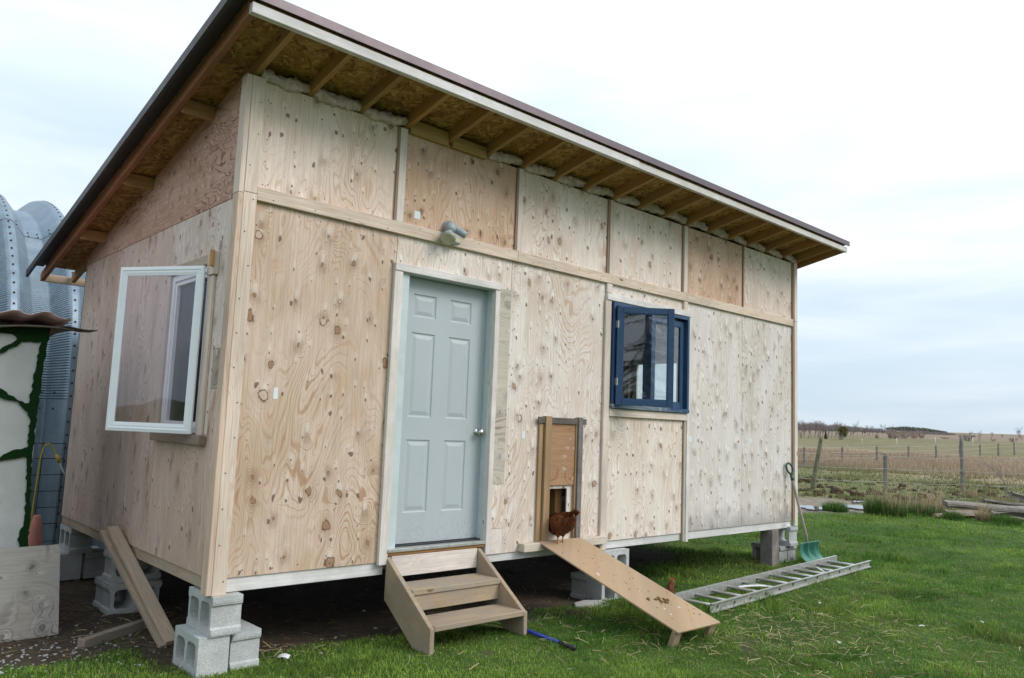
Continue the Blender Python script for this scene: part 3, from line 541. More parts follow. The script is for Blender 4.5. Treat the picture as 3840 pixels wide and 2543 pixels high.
# side wall: lower sheets (the first has the window opening), the fir gable sheet above
OY0, OY1, OZ0, OZ1 = .40, 1.12, 1.44, 2.58
panel('ply_side', [(.05, .25, .562, 1.736)], axis='x', tint=(1.02, 1.0, 1.0)); panel('ply_pale', [(.05, .25, 2.0, 2.995), (.25, OY0, 1.44, 2.995), (OY0, OY1, OZ1, 2.995), (OY1, 1.218, 1.44, 2.995)], axis='x', tint=(.96, .90, .88)); panel('ply_side', [(.252, 1.218, .562, 1.438)], axis='x', tint=(1.0, .98, .97))
panel('ply_grey', [(.05, .248, 1.738, 1.998)], axis='x', tint=(1.15, 1.02, .92), face=.001, name='patch_panel')
panel('ply_side', [(1.222, 2.438, .562, 2.995)], axis='x'); panel('ply_side', [(2.442, D, .562, 2.995)], axis='x', tint=(.97, .96, .95))
gb = MB().prism([(.05, 3.0), (D, 3.0), (D, max(zr(D)+.06, 3.03)), (.05, zr(.05)+.06)], 0, 0, .012).build('gable_panel', M['ply_fir'], shed)
# the walls the camera cannot see
panel('ply_pale', [(0, W, .562, 2.98)], axis='y', face=D-.012, name='back_wall')
panel('ply_pale', [(0.02, 1.75, .562, 2.98), (2.55, D-.02, .562, 2.98), (1.75, 2.55, .562, 1.75), (1.75, 2.55, 2.62, 2.98)], axis='x', face=W-.013, name='end_wall')
MB().prism([(.02, 2.98), (D, 2.98), (D, 3.02), (.02, zr(0)+.05)], 0, W-.012, W).build('end_gable', M['ply_fir'], shed)
MB().box(.02, W-.02, .05, D-.02, .50, .56).build('floor', M['lum_weather'], shed)
# sheets and batts inside, studs by the windows
for sx in (3.62, 4.96, 5.4): boardbox('stud', sx, sx+.038, .014, .10, .562, 3.78, M['lum_new'], shed)
boardbox('stud', 3.12, 3.20, .10, .19, .562, 3.0, M['lum_rafter'], shed, color=(.8, .8, .8)); boardbox('stud', 3.32, 3.40, .014, .11, .562, 3.0, M['lum_rafter'], shed)
for sy in (.36, 1.14, 1.6, 2.6): boardbox('stud', 7.21, 7.30, sy, sy+.038, .562, 2.98, M['lum_new'], shed)
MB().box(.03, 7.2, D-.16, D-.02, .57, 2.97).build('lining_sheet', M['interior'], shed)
# a pole standing inside, seen through the blue window
boardbox('inside_post', 5.30, 5.39, 1.15, 1.24, .56, 3.5, M['lum_rafter'], shed)
# rim boards
for x0, x1 in ((.09, 1.26), (2.19, 4.30), (4.302, W-.1)): boardbox('rim_board', x0, x1, .013, .05, .47, .585, M['lum_white'], shed, color=(.92, .93, .93))
for y0, y1 in ((.05, 1.9), (1.902, D)): boardbox('rim_board', .013, .05, y0, y1, .48, .585, M['lum_weather'], shed, color=(1.35, 1.25, 1.15))
# corner boards
boardbox('corner_board', 0, .09, -.036, -.001, .466, 3.01, M['lum_new'], shed, color=(1.02, 1.04, 1.08)); boardbox('corner_board', .001, .09, -.037, -.001, 3.012, 3.80, M['lum_pale'], shed, color=(1.05, 1.0, .92))
boardbox('corner_board', -.036, -.001, -.035, .050, .47, 3.0, M['lum_new'], shed, color=(.92, .86, .84)); boardbox('corner_board', -.036, -.001, -.034, .055, 3.002, 3.80, M['lum_pale'], shed, color=(.95, .88, .82))
boardbox('corner_board', 7.245, 7.318, -.032, -.001, .49, 3.04, M['lum_pale'], shed); boardbox('corner_board', 7.245, 7.318, -.033, -.001, 3.042, 3.81, M['lum_pale'], shed)
boardbox('corner_strip', 7.222, 7.243, -.022, -.001, .56, 3.80, M['lum_weather'], shed, color=(1.15, .88, .7))
# the long horizontal band and the vertical battens
for i, (x0, x1) in enumerate(((.092, 2.43), (2.432, 4.905), (4.907, 7.22))): boardbox('band_board', x0, x1, -.030+.001*i, -.001, 2.975, 3.066, M['lum_new'], shed, color=(.98, 1, 1.02))
for x0, x1, m, c in ((1.182, 1.246, 'lum_pale', (1, 1, 1)), (2.42, 2.470, 'lum_pale', (1.02, 1, .98)), (3.638, 3.69, 'lum_pale', (1, .97, .93)), (4.862, 4.925, 'lum_pale', (1.03, 1.02, 1))):
    boardbox('batten', x0, x1, -.022, -.001, 3.068, 3.80, M[m], shed, color=c)
for x0 in (1.166, 2.402, 3.612, 4.842, 6.048): boardbox('batten_shade', x0, x0+.016, -.016, -.001, 3.068, 3.80, M['lum_weather'], shed, color=(1.0, .78, .62), bevel=.001)  # brown strip along each upper seam: thin shading put into its colour
boardbox('batten', 3.598, 3.682, -.026, -.001, .47, 2.81, M['lum_pale'], shed, color=(.92, .88, .84)); boardbox('batten', 3.612, 3.692, -.024, -.001, 2.884, 2.973, M['lum_pale'], shed)
boardbox('batten', 4.903, 4.935, -.022, -.001, .46, 1.70, M['lum_weather'], shed, color=(1.5, 1.45, 1.4)); boardbox('batten', 4.937, 4.985, -.030, -.001, .455, 2.80, M['lum_white'], shed, color=(.95, .95, .95)); boardbox('batten', 4.868, 4.935, -.024, -.001, 2.866, 2.973, M['lum_pale'], shed, color=(.98, .9, .85))
# nail heads along boards and sheet edges
def nails(pts, name='nails', r=.0045, y=-.0006):
    mb = MB()
    for (px, pz, yy) in pts:
        mb.add([(px+r*math.cos(k*math.pi/3), yy-.0012, pz+r*math.sin(k*math.pi/3)) for k in range(6)]+[(px, yy-.0028, pz)], [(k, (k+1) % 6, 6) for k in range(6)])
    o = mb.build(name, M['rust'], shed); o['kind'] = 'stuff'; return o
R_ = random.Random(5); P_ = []
for xe in (1.20, 2.42, 3.58, 5.02, 6.05, 6.09, 7.19): P_ += [(xe+R_.uniform(-.008, .008), z+R_.uniform(-.03, .03), 0.0) for z in np.arange(.62, 2.95, .16)]
for k in range(6):
    for xe in (.05+1.2167*k+.09*(k == 0), .02+1.2167*(k+1)-.05): P_ += [(xe+R_.uniform(-.01, .01), z+R_.uniform(-.03, .03), 0.0) for z in np.arange(3.12, 3.78, .14)]
for z in (.60, 2.93, 3.75, 3.10): P_ += [(x+R_.uniform(-.03, .03), z+R_.uniform(-.012, .012), 0.0) for x in np.arange(.2, 7.2, .2) if not (1.25 < x < 2.2 and z < 2.7)]
P_ += [(x+R_.uniform(-.03, .03), 3.02+R_.choice((-.025, .025)), -.0305) for x in np.arange(.2, 7.2, .3)]
P_ += [(.045+R_.choice((-.02, .02)), z, -.0375) for z in np.arange(.55, 3.75, .22)]
nails(P_)
# ------------------------------------------------------------------ door
DX0, DX1, DZ0, DZ1, DY = 1.348, 2.192, .666, 2.691, .08
door = empty('door', (0, 0, 0)); door.parent = shed
pan = [(1.452, 1.673, 2.387, 2.566), (1.814, 2.033, 2.385, 2.564), (1.450, 1.673, 1.612, 2.265), (1.814, 2.033, 1.612, 2.262), (1.452, 1.673, .893, 1.441), (1.813, 2.032, .890, 1.440)]
def doorslab():
    mb = MB(); xs = [DX0, 1.451, 1.673, 1.814, 2.033, DX1]; zs = [DZ0, .892, 1.4405, 1.612, 2.2635, 2.386, 2.565, DZ1]
    for i in range(5):
        for j in range(7):
            a, b, c, d = xs[i], xs[i+1], zs[j], zs[j+1]
            if i in (1, 3) and j in (1, 3, 5):
                prev = None
                for ins, dep in ((0, 0), (.008, .007), (.016, .008), (.046, .0015)):
                    ring = [(a+ins, DY+dep, c+ins), (b-ins, DY+dep, c+ins), (b-ins, DY+dep, d-ins), (a+ins, DY+dep, d-ins)]
                    if prev: mb.add(prev+ring, [(k, (k+1) % 4, 4+(k+1) % 4, 4+k) for k in range(4)])
                    prev = ring
                mb.add(prev, [(0, 1, 2, 3)])
            else: mb.add([(a, DY, c), (b, DY, c), (b, DY, d), (a, DY, d)], [(0, 1, 2, 3)])
    mb.add([(DX0, DY, DZ0), (DX1, DY, DZ0), (DX1, DY, DZ1), (DX0, DY, DZ1)]+[(DX0, DY+.044, DZ0), (DX1, DY+.044, DZ0), (DX1, DY+.044, DZ1), (DX0, DY+.044, DZ1)], [(7, 6, 5, 4), (0, 4, 5, 1), (1, 5, 6, 2), (2, 6, 7, 3), (3, 7, 4, 0)])
    return mb
doorslab().build('door_slab', M['door'], door)
kn = empty('door_knob', (2.147, DY, 1.512)); kn.parent = door
def lathe(prof, seg=20, axis='y'):
    rings = []
    for (r, h) in prof: rings.append([(r*math.cos(k*2*math.pi/seg), -h, r*math.sin(k*2*math.pi/seg)) if axis == 'y' else (r*math.cos(k*2*math.pi/seg), r*math.sin(k*2*math.pi/seg), h) for k in range(seg)])
    return MB().loft(rings)
lathe([(.032, 0), (.032, .004), (.026, .008), (.012, .012), (.011, .035), (.022, .043), (.028, .053), (.028, .062), (.021, .071), (.006, .073)]).build('knob', M['steel'], kn, smooth=True)
boardbox('door_jamb', DX1+.002, DX1+.030, -.004, .125, .64, 2.712, M['jamb'], door, bevel=.002); boardbox('door_jamb', 1.264, DX0-.002, -.004, .125, .64, 2.712, M['jamb'], door, bevel=.002)
boardbox('door_head', 1.262, DX1+.03, -.003, .125, 2.695, 2.722, M['jamb'], door, bevel=.002)
boardbox('door_stop', DX1-.012, DX1+.001, DY+.046, DY+.07, .66, 2.69, M['black'], door, bevel=0)
boardbox('threshold', 1.262, 2.188, -.045, .14, .630, .652, M['alu'], door, bevel=.002); MB().box(1.30, 2.19, .03, .12, .652, .662).build('door_sweep', M['black'], door)
boardbox('sill_board', 1.264, 2.188, -.022, .01, .604, .628, M['lum_rafter'], door, color=(1.2, 1.15, 1.1))
boardbox('door_casing', 1.193, 2.246, -.040, -.001, 2.694, 2.753, M['lum_white'], door, color=(.97, .96, .95)); boardbox('door_casing', 1.193, 1.266, -.034, -.001, .545, 2.692, M['lum_white'], door, color=(.97, .93, .88)); boardbox('door_casing', 2.196, 2.246, -.034, -.001, .54, 2.692, M['lum_white'], door, color=(.97, .93, .9))
boardbox('riser_board', 1.305, 2.115, -.03, .005, .452, .600, M['lum_pale'], shed, color=(.95, .95, .96))
# ------------------------------------------------------------------ sliding hatch over the hens' opening
hatch = empty('hatch', (0, 0, 0)); hatch.parent = shed
panel('ply_hatch', [(2.893, 3.228, 1.074, 1.64)], face=-.020, th=.011, name='hatch_panel', parent=hatch)
boardbox('hatch_rail', 2.770, 2.818, -.022, -.001, .604, 1.612, M['lum_mdf'], hatch, color=(1.1, 1.1, 1.1), bevel=.001); boardbox('hatch_rail', 2.824, 2.897, -.046, -.001, .604, 1.673, M['lum_mdf'], hatch, bevel=.001)
boardbox('hatch_rail', 3.225, 3.244, -.030, -.001, .600, 1.67, M['lum_mdf'], hatch, color=(.9, .9, .9), bevel=.001); boardbox('hatch_rail', 3.245, 3.302, -.046, -.001, .600, 1.677, M['lum_grey'], hatch, color=(1.0, 1.0, 1.05)); boardbox('hatch_rail', 3.304, 3.322, -.030, -.001, .604, 1.615, M['lum_mdf'], hatch, bevel=.001)
boardbox('hatch_top_bar', 2.745, 3.357, -.036, -.021, 1.612, 1.664, M['lum_grey'], hatch, color=(.8, .75, .7), bevel=0)
boardbox('ledger_board', 2.586, 3.645, -.075, -.002, .535, .602, M['lum_pale'], shed, color=(.95, .9, .82))
# ------------------------------------------------------------------ blue window in the front wall
bw = empty('blue_window', (0, 0, 0)); bw.parent = shed; bw['label'] = 'blue painted wooden casement window with one sash swung open'
X0, X1, Z0, Z1 = 3.692, 4.938, 1.795, 2.802
boardbox('window_frame', X0, X0+.034, -.05, .09, Z0+.03, Z1, M['blue'], bw, bevel=.002); boardbox('window_frame', X1-.034, X1, -.05, .09, Z0+.03, Z1, M['blue'], bw, bevel=.002)
boardbox('window_frame', X0+.035, X1-.035, -.049, .09, Z1-.034, Z1, M['blue'], bw, bevel=.002); boardbox('window_frame', X0-.004, X1+.004, -.055, .09, Z0-.012, Z0+.028, M['sill_blue'], bw, bevel=.002)
boardbox('mullion', 4.285, 4.335, -.046, .06, Z0+.03, Z1-.036, M['blue'], bw, bevel=.002)
def sash(name, L, H, parent, mw, fw_=.058, th=.040, gm='glass'):
    s = empty(name); s.parent = parent; s.matrix_basis = mw
    for a, b, c, d in ((0, fw_, 0, H), (L-fw_, L, 0, H), (fw_+.001, L-fw_-.001, 0, fw_), (fw_+.001, L-fw_-.001, H-fw_, H)): boardbox('sash_rail', a, b, -th/2, th/2, c, d, M['blue'], s, bevel=.003)
    MB().box(fw_-.008, L-fw_+.008, -.003, .003, fw_-.008, H-fw_+.008).build('pane', M[gm], s)
    for a, b, c, d in ((fw_, fw_+.010, fw_, H-fw_), (L-fw_-.010, L-fw_, fw_, H-fw_), (fw_+.011, L-fw_-.011, fw_, fw_+.010), (fw_+.011, L-fw_-.011, H-fw_-.010, H-fw_)): boardbox('glazing_bead', a, b, -.016, -.004, c, d, M['blue'], s, bevel=.001)
    return s
sash('fixed_sash', .565, .925, bw, Matrix.Translation((4.338, .012, 1.826)))
sash('open_sash', .555, .945, bw, Matrix.Translation((3.725, -.058, 1.812)) @ Matrix.Rotation(math.radians(-39), 4, 'Z'))
for zc in (2.0, 2.55): boardbox('hinge', 3.716, 3.732, -.085, -.052, zc, zc+.07, M['steel'], bw, bevel=0)
boardbox('window_casing', 3.612, 4.997, -.036, -.001, 2.812, 2.876, M['lum_white'], bw, color=(.99, .98, .96)); boardbox('window_casing', 3.684, 4.936, -.030, -.001, 1.705, 1.780, M['lum_pale'], bw, color=(1.02, .98, .93))
# ------------------------------------------------------------------ window in the far end wall (seen through the blue one)
ew = empty('end_window', (0, 0, 0)); ew.parent = shed
MB().box(7.308, 7.314, 1.76, 2.54, 1.76, 2.61).build('pane', M['glass'], ew)
for a, b, c, d in ((1.75, 1.79, 1.75, 2.62), (2.51, 2.55, 1.75, 2.62), (1.791, 2.509, 1.75, 1.79), (1.791, 2.509, 2.58, 2.62)): boardbox('window_frame', 7.28, 7.34, a, b, c, d, M['vinyl'], ew)
# ------------------------------------------------------------------ white casement in the side wall, swung out
ww = empty('white_window', (0, 0, 0)); ww.parent = shed; ww['label'] = 'white vinyl casement window, its sash swung out from the side wall'
for a, b, c, d in ((OY0, OY0+.045, OZ0, OZ1), (OY1-.045, OY1, OZ0, OZ1), (OY0+.046, OY1-.046, OZ0, OZ0+.045), (OY0+.046, OY1-.046, OZ1-.045, OZ1)): boardbox('window_frame', -.006, .085, a, b, c, d, M['vinyl'], ww, bevel=.003)
for a, b, c, d in ((OY0+.047, OY0+.075, OZ0+.047, OZ1-.047), (OY1-.075, OY1-.047, OZ0+.047, OZ1-.047), (OY0+.076, OY1-.076, OZ0+.047, OZ0+.075), (OY0+.076, OY1-.076, OZ1-.075, OZ1-.047)): boardbox('inner_stop', .005, .07, a, b, c, d, M['vinyl'], ww, bevel=.002)
MB().box(.030, .035, OY0+.07, OY1-.07, OZ0+.07, OZ1-.07).build('dim_sheet', M['dim_tint'], ww)  # tinted sheet across the opening: its colour stands for the dim violet interior
hx, hy = -.052, .378; tx, ty = -.412, .952; ang = math.atan2(ty-hy, tx-hx); Ls = math.hypot(tx-hx, ty-hy)
cs = empty('casement_sash'); cs.parent = ww; cs.matrix_basis = Matrix.Translation((hx, hy, 1.436)) @ Matrix.Rotation(ang, 4, 'Z'); Hs = 1.127; f_ = .062
def mitre(mb, a, b, wi, th):
    pass
prof = [(0, .018), (f_*.35, .024), (f_*.55, .018), (f_*.62, .022), (f_, .010)]
mb = MB()
loops = []
for ins, dep in [(0, -.006), (0, .008), (.022, .012), (.030, .008), (.040, .009), (f_, .005), (f_, -.006)]: loops.append([(ins, dep, ins), (Ls-ins, dep, ins), (Ls-ins, dep, Hs-ins), (ins, dep, Hs-ins)])
for i in range(len(loops)): 
    a_, b_ = loops[i], loops[(i+1) % len(loops)]; mb.add(a_+b_, [(k, (k+1) % 4, 4+(k+1) % 4, 4+k) for k in range(4)])
mb.build('sash_frame', M['vinyl'], cs)
MB().box(f_-.004, Ls-f_+.004, -.003, .003, f_-.004, Hs-f_+.004).build('pane', M['glass_tint'], cs)
boardbox('window_casing', -.034, -.001, .272, .395, 2.50, 2.655, M['lum_pale'], ww, color=(1, .92, .86)); boardbox('casing_block', -.062, -.036, .27, .30, 2.55, 2.66, M['lum_rafter'], ww, color=(1.5, 1.5, 1.6))
boardbox('window_casing', -.022, -.001, .30, .385, 1.43, 2.498, M['lum_pale'], ww, color=(.98, .9, .84)); boardbox('window_casing', -.026, -.001, .396, 1.20, 2.585, 2.652, M['lum_weather'], ww, color=(1.45, 1.35, 1.25)); boardbox('window_casing', -.026, -.001, 1.125, 1.19, 1.44, 2.583, M['lum_pale'], ww, color=(.9, .82, .76))
boardbox('window_sill', -.05, -.001, .245, 1.19, 1.368, 1.43, M['lum_weather'], ww, color=(.8, .72, .66))
# ------------------------------------------------------------------ roof
roof = empty('roof', (0, 0, 0)); roof.parent = shed
YF, YK = -.535, 4.30; XL, XR = -.262, 7.56; H = .091
def sl(mb, x0, x1, y0, y1, za, zb_): # slab following the pitch, za..zb above the rafter underside
    return mb.add([(x, y, zr(y)+z) for z in (za, zb_) for y in (y0, y1) for x in (x0, x1)], [(0, 2, 3, 1), (4, 5, 7, 6), (0, 1, 5, 4), (2, 6, 7, 3), (0, 4, 6, 2), (1, 3, 7, 5)])
ys_ = [YF, .68, 1.90, 3.12, 4.14]; xs_ = [XL, 2.44, 4.88, XR]
for j in range(4):
    for i in range(3): sl(MB(), xs_[i]+.001, xs_[i+1]-.001, ys_[j]+.0015, ys_[j+1]-.0015, H+.001, H+.013).build('roof_deck', M['osb'], roof)
for i in range(19):
    xr = .004+i*.4064 if i else .008
    if i == 18: xr = W-.045
    board('rafter', (xr+.019, YF+.002, zr(YF)), (xr+.019, YK-.05, zr(YK-.05)), .038, H, M['lum_rafter'], roof, anchor=(.5, 0), bevel=.002, color=(1+.08*math.sin(i*2.3), 1, 1))
board('barge_rafter', (XL+.020, YF+.001, zr(YF)-.002), (XL+.020, YK, zr(YK)-.002), .038, H, M['lum_barge'], roof, anchor=(.5, 0), color=(1, .95, .95)); board('barge_rafter', (XR-.020, YF+.001, zr(YF)-.002), (XR-.020, YK, zr(YK)-.002), .038, H, M['lum_rafter'], roof, anchor=(.5, 0))
for y in (.61, 1.83, 3.05):
    boardbox('lookout', XL+.042, .0, y-.019, y+.019, zr(y)-.018, zr(y)+H-.012, M['lum_rafter'], roof, color=(1.1, 1.1, 1.2), bevel=.002)
    boardbox('lookout', W+.001, XR-.042, y-.019, y+.019, zr(y)-.018, zr(y)+H-.012, M['lum_rafter'], roof, bevel=.002)
ztop = zr(YF)
boardbox('fascia', XL-.002, 3.36, YF-.046, YF-.001, ztop-.006, ztop+.060, M['lum_white'], roof, color=(.95, .95, .96)); boardbox('fascia', 3.362, XR+.004, YF-.039, YF-.001, ztop-.004, ztop+.058, M['lum_white'], roof, color=(.87, .86, .84))
boardbox('back_fascia', XL, XR, YK+.001, YK+.039, zr(YK)-.005, zr(YK)+.075, M['lum_weather'], roof, color=(1.5, 1.4, 1.3))
# steel roofing with a folded drip edge in front and an overhanging rake
for i, (x0, x1) in enumerate(((XL-.012, 2.60), (2.602, 5.2), (5.202, XR+.02))):
    e = YF-.062; mb = MB(); z0 = zr(e)+H+.030; mb.box(x0, x1, e, e+.004, z0-.054, z0); mb.box(x0, x1, e+.0041, e+.10, z0-.003, z0); mb.box(x0, x1, e, e+.012, z0-.058, z0-.0542); mb.build('drip_edge', M['metal_roof'], roof)
xk = np.arange(XL-.11, XR+.10, .2286)
for i, x0 in enumerate(xk[:-1]):
    x1 = min(xk[i+1], XR+.10); mb = MB(); rings = []
    for y in (YF-.03, 4.17): 
        b = zr(y)+H+.020; rings.append([(x0, y, b+.012), (x0+.02, y, b+.012), (x0+.032, y, b), (x1-.0005, y, b), (x1-.0005, y, b+.002), (x0+.033, y, b+.002), (x0+.021, y, b+.014), (x0, y, b+.014)])
    mb.loft(rings); mb.build('roof_sheet', M['metal_roof'], roof)
xe = XL-.112; mb = MB()
for a, b, c, d in ((xe-.004, xe, -.040, .034), (xe, XL-.001, H+.0145-H-.0, .018)):
    pass
sl(mb, xe-.004, xe, YF-.075, YK+.12, H-.030, H+.036); sl(mb, xe, XL-.006, YF-.072, 4.2, H+.0145, H+.0185); sl(mb, xe, xe+.02, YF-.072, YK+.12, H-.034, H-.0305)
mb.build('rake_trim', M['metal_under'], roof)
# insulation bulging out between the rafters, and two blocking boards
def batt(x0, x1, seed, lo=3.80, hi=3.895):
    nu, nv = 30, 12; V = []; F = []
    for i in range(nu+1):
        for j in range(nv):
            u = i/nu; a = j*2*math.pi/nv; x = x0+(x1-x0)*u; e = math.sin(math.pi*min(max(u, .04), .96))**.12
            n = mnoise.noise((x*9+seed, math.cos(a)*1.4, math.sin(a)*1.4+seed)); n2 = mnoise.noise((x*26+seed, math.cos(a)*3, math.sin(a)*3))
            r = (.78+.40*n+.42*n2+.2*mnoise.noise((x*60, a*2+seed, 1)))*e; V.append((x, -.008+.052*r*math.cos(a), (lo+hi)/2+(hi-lo)*.55*r*math.sin(a)-.02*math.sin(x*7+seed)))
    for i in range(nu):
        for j in range(nv): F.append((i*nv+j, i*nv+(j+1) % nv, (i+1)*nv+(j+1) % nv, (i+1)*nv+j))
    F += [tuple(range(nv)), tuple(nu*nv+j for j in range(nv))]
    mb = MB(); mb.add(V, F); return mb
for i in range(18):
    a = .004+i*.4064+.038; b = min(.004+(i+1)*.4064, W-.045)
    if i in (3, 4): continue
    batt(a-.004+.02*(i == 0), b+.004, i*3.7).build('insulation_batt', M['insul'], roof, smooth=True)
boardbox('blocking', 1.262, 1.628, -.034, .004, 3.772, 3.885, M['lum_rafter'], roof, color=(1.05, 1.2, 1.2)); boardbox('blocking', 1.67, 2.032, -.036, .004, 3.772, 3.872, M['lum_rafter'], roof, color=(1.0, 1.15, 1.1))
# ------------------------------------------------------------------ concrete blocks
def block_mesh(name, flange=True, L=.39, H=.234, Dp=.19):
    """cores run along local Y; length along X; stands H high"""
    def rr(x0, x1, z0, z1, c): return [(x0+c, z0), (x1-c, z0), (x1-c*.3, z0+c*.3), (x1, z0+c), (x1, z1-c), (x1-c*.3, z1-c*.3), (x1-c, z1), (x0+c, z1), (x0+c*.3, z1-c*.3), (x0, z1-c), (x0, z0+c), (x0+c*.3, z0+c*.3)]
    e = .014
    if flange: out = [(0, 0), (L, 0), (L, .040), (L-e, .052), (L-e, H-.062), (L, H-.050), (L, H), (0, H), (0, H-.050), (e, H-.062), (e, .052), (0, .040)]
    else: out = [(0, 0), (L, 0), (L, H), (0, H)]
    holes = [rr(.040, .178, .044, H-.044, .028), rr(.212, .350, .044, H-.044, .028)]
    bm = bmesh.new(); es = []
    for lp in [out]+holes:
        vs_ = [bm.verts.new((x-L/2, -Dp/2, z)) for x, z in lp]; es += [bm.edges.new((vs_[i], vs_[(i+1) % len(vs_)])) for i in range(len(vs_))]
    bmesh.ops.triangle_fill(bm, edges=es, use_beauty=True, normal=(0, -1, 0))
    r = bmesh.ops.extrude_face_region(bm, geom=list(bm.faces)); bmesh.ops.translate(bm, vec=(0, Dp, 0), verts=[g for g in r['geom'] if isinstance(g, bmesh.types.BMVert)])
    # mortar grooves as thin raised lips on the flanges
    if flange:
        for s in (-1, 1):
            for z in (H-.030, .018):
                x = s*L/2; mb = bmesh.ops.create_cube(bm, size=1.0); bmesh.ops.scale(bm, vec=(.006, Dp*.985, .020), verts=mb['verts']); bmesh.ops.translate(bm, vec=(x+s*.001, 0, z), verts=mb['verts'])
    bmesh.ops.recalc_face_normals(bm, faces=bm.faces); me = bpy.data.meshes.new(name); bm.to_mesh(me); bm.free(); me.materials.append(M['concrete']); return me
BF, BP = block_mesh('concrete_block', True), block_mesh('concrete_block_plain', False)
GB = 'concrete blocks holding up the shed'
def block(cx, cy, z, ang, plainend, label, tint=(1, 1, 1), tilt=0.0):
    o = link('concrete_block', BP if plainend else BF, None, None, Matrix.Translation((cx, cy, z)) @ Matrix.Rotation(math.radians(ang), 4, 'Z') @ Matrix.Rotation(math.radians(tilt), 4, 'X'), tint)
    return tag(o, label, 'concrete block', GB)
# under the corner post by the storm sash
block(.095, .130, .232, 90, False, 'grooved concrete block directly under the corner post, on top of two others', (1.05, 1.06, 1.06))
block(.035, .145, -.004, 90, True, 'smooth-ended concrete block standing in grass under the corner post stack', (1.06, 1.08, 1.08)); block(.250, .175, -.006, 91, False, 'grooved lower block beside the smooth-ended one under the corner post', (1.03, 1.05, 1.05))
# under the middle of the side wall
block(.165, 1.985, .226, 2, False, 'upper concrete block with open cores behind the leaning boards'); block(.150, 1.90, -.008, 1, False, 'lower open-cored concrete block standing in dirt behind the leaning boards'); block(.150, 2.105, -.008, 1, False, 'inner lower block of the stack behind the leaning boards', (.9, .9, .9))
# under the back end of the side wall
block(.105, 3.49, .243, 90, False, 'upper concrete block of the stack beside the faded cone', (.98, 1, 1)); block(.035, 3.50, .008, 90, True, 'smooth lower block of the stack beside the faded cone'); block(.250, 3.50, .008, 90, False, 'grooved lower block of the stack beside the faded cone', (.95, .95, .95))
# under the hen ramp
block(3.80, .045, .226, 0, True, 'pale upper concrete block behind the hen ramp', (1.1, 1.1, 1.1)); block(3.765, .0, -.008, -2, True, 'lower concrete block with an open core beside the hen ramp', (1.0, 1, 1)); block(3.765, .205, -.008, 0, False, 'grooved lower block hidden partly behind the hen ramp', (.92, .92, .92))
# under the far corner
block(7.225, .165, .252, 90, False, 'upper concrete block with open cores beside the snow shovel', (.95, .95, .95)); block(7.075, .215, .018, 90, False, 'lower concrete block between the timber post and the snow shovel', (.93, .93, .93)); block(7.285, .215, .018, 90, False, 'cracked lower concrete block behind the snow shovel blade', (.9, .9, .9))
# inside stacks that carry the floor further back
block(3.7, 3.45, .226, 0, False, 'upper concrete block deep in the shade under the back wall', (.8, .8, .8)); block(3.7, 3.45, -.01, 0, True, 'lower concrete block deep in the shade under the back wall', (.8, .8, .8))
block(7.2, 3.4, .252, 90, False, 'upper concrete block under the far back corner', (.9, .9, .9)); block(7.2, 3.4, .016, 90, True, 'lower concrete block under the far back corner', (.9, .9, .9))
pv = MB().prism([(3.17, -.13), (3.30, -.30), (3.50, -.25), (3.55, -.11), (3.40, -.02), (3.24, -.05)], 2, -.03, .052).build('paver', M['concrete'], bevel=.006, color=(1.0, .98, .93)); tag(pv, 'flat broken concrete paver lying beside the block under the hen ramp', 'paver')
tag(boardbox('timber_post', 6.69, 6.845, -.035, .125, -.02, .476, M['lum_grey'], None, color=(1.25, 1.22, 1.2), bevel=.005), 'short grey squared timber post propping the shed beside the far block stack', 'post')
# ------------------------------------------------------------------ entrance steps
st = tag(empty('wooden_steps', (1.7, -.3, .05)), 'small wooden entrance steps with two treads below the pale door', 'steps'); st.location = (0, 0, 0)
for x0, c in ((1.262, (1, .98, .95)), (2.118, (1.02, .98, .95))):
    mb = MB().prism([(-.022, .600), (-.022, .300), (-.40, .045), (-.588, .040), (-.584, .214), (-.560, .225)], 0, 0, .037); o = mb.build('stringer', M['lum_step'], st, color=c, bevel=.003, mw=Matrix.Translation((x0, 0, 0)))
    o.data.transform(Matrix.Translation((0, 0, 0)))
for y0, y1, z1, c in ((-.315, -.040, .412, (1, 1, 1)), (-.585, -.300, .226, (1.0, .98, .96))): boardbox('tread', 1.300, 2.117, y0, y1, z1-.038, z1, M['lum_step'], st, color=c, bevel=.004)
boardbox('riser', 1.301, 2.117, -.302, -.268, .262, .371, M['lum_step'], st, color=(1.08, 1.04, .98))
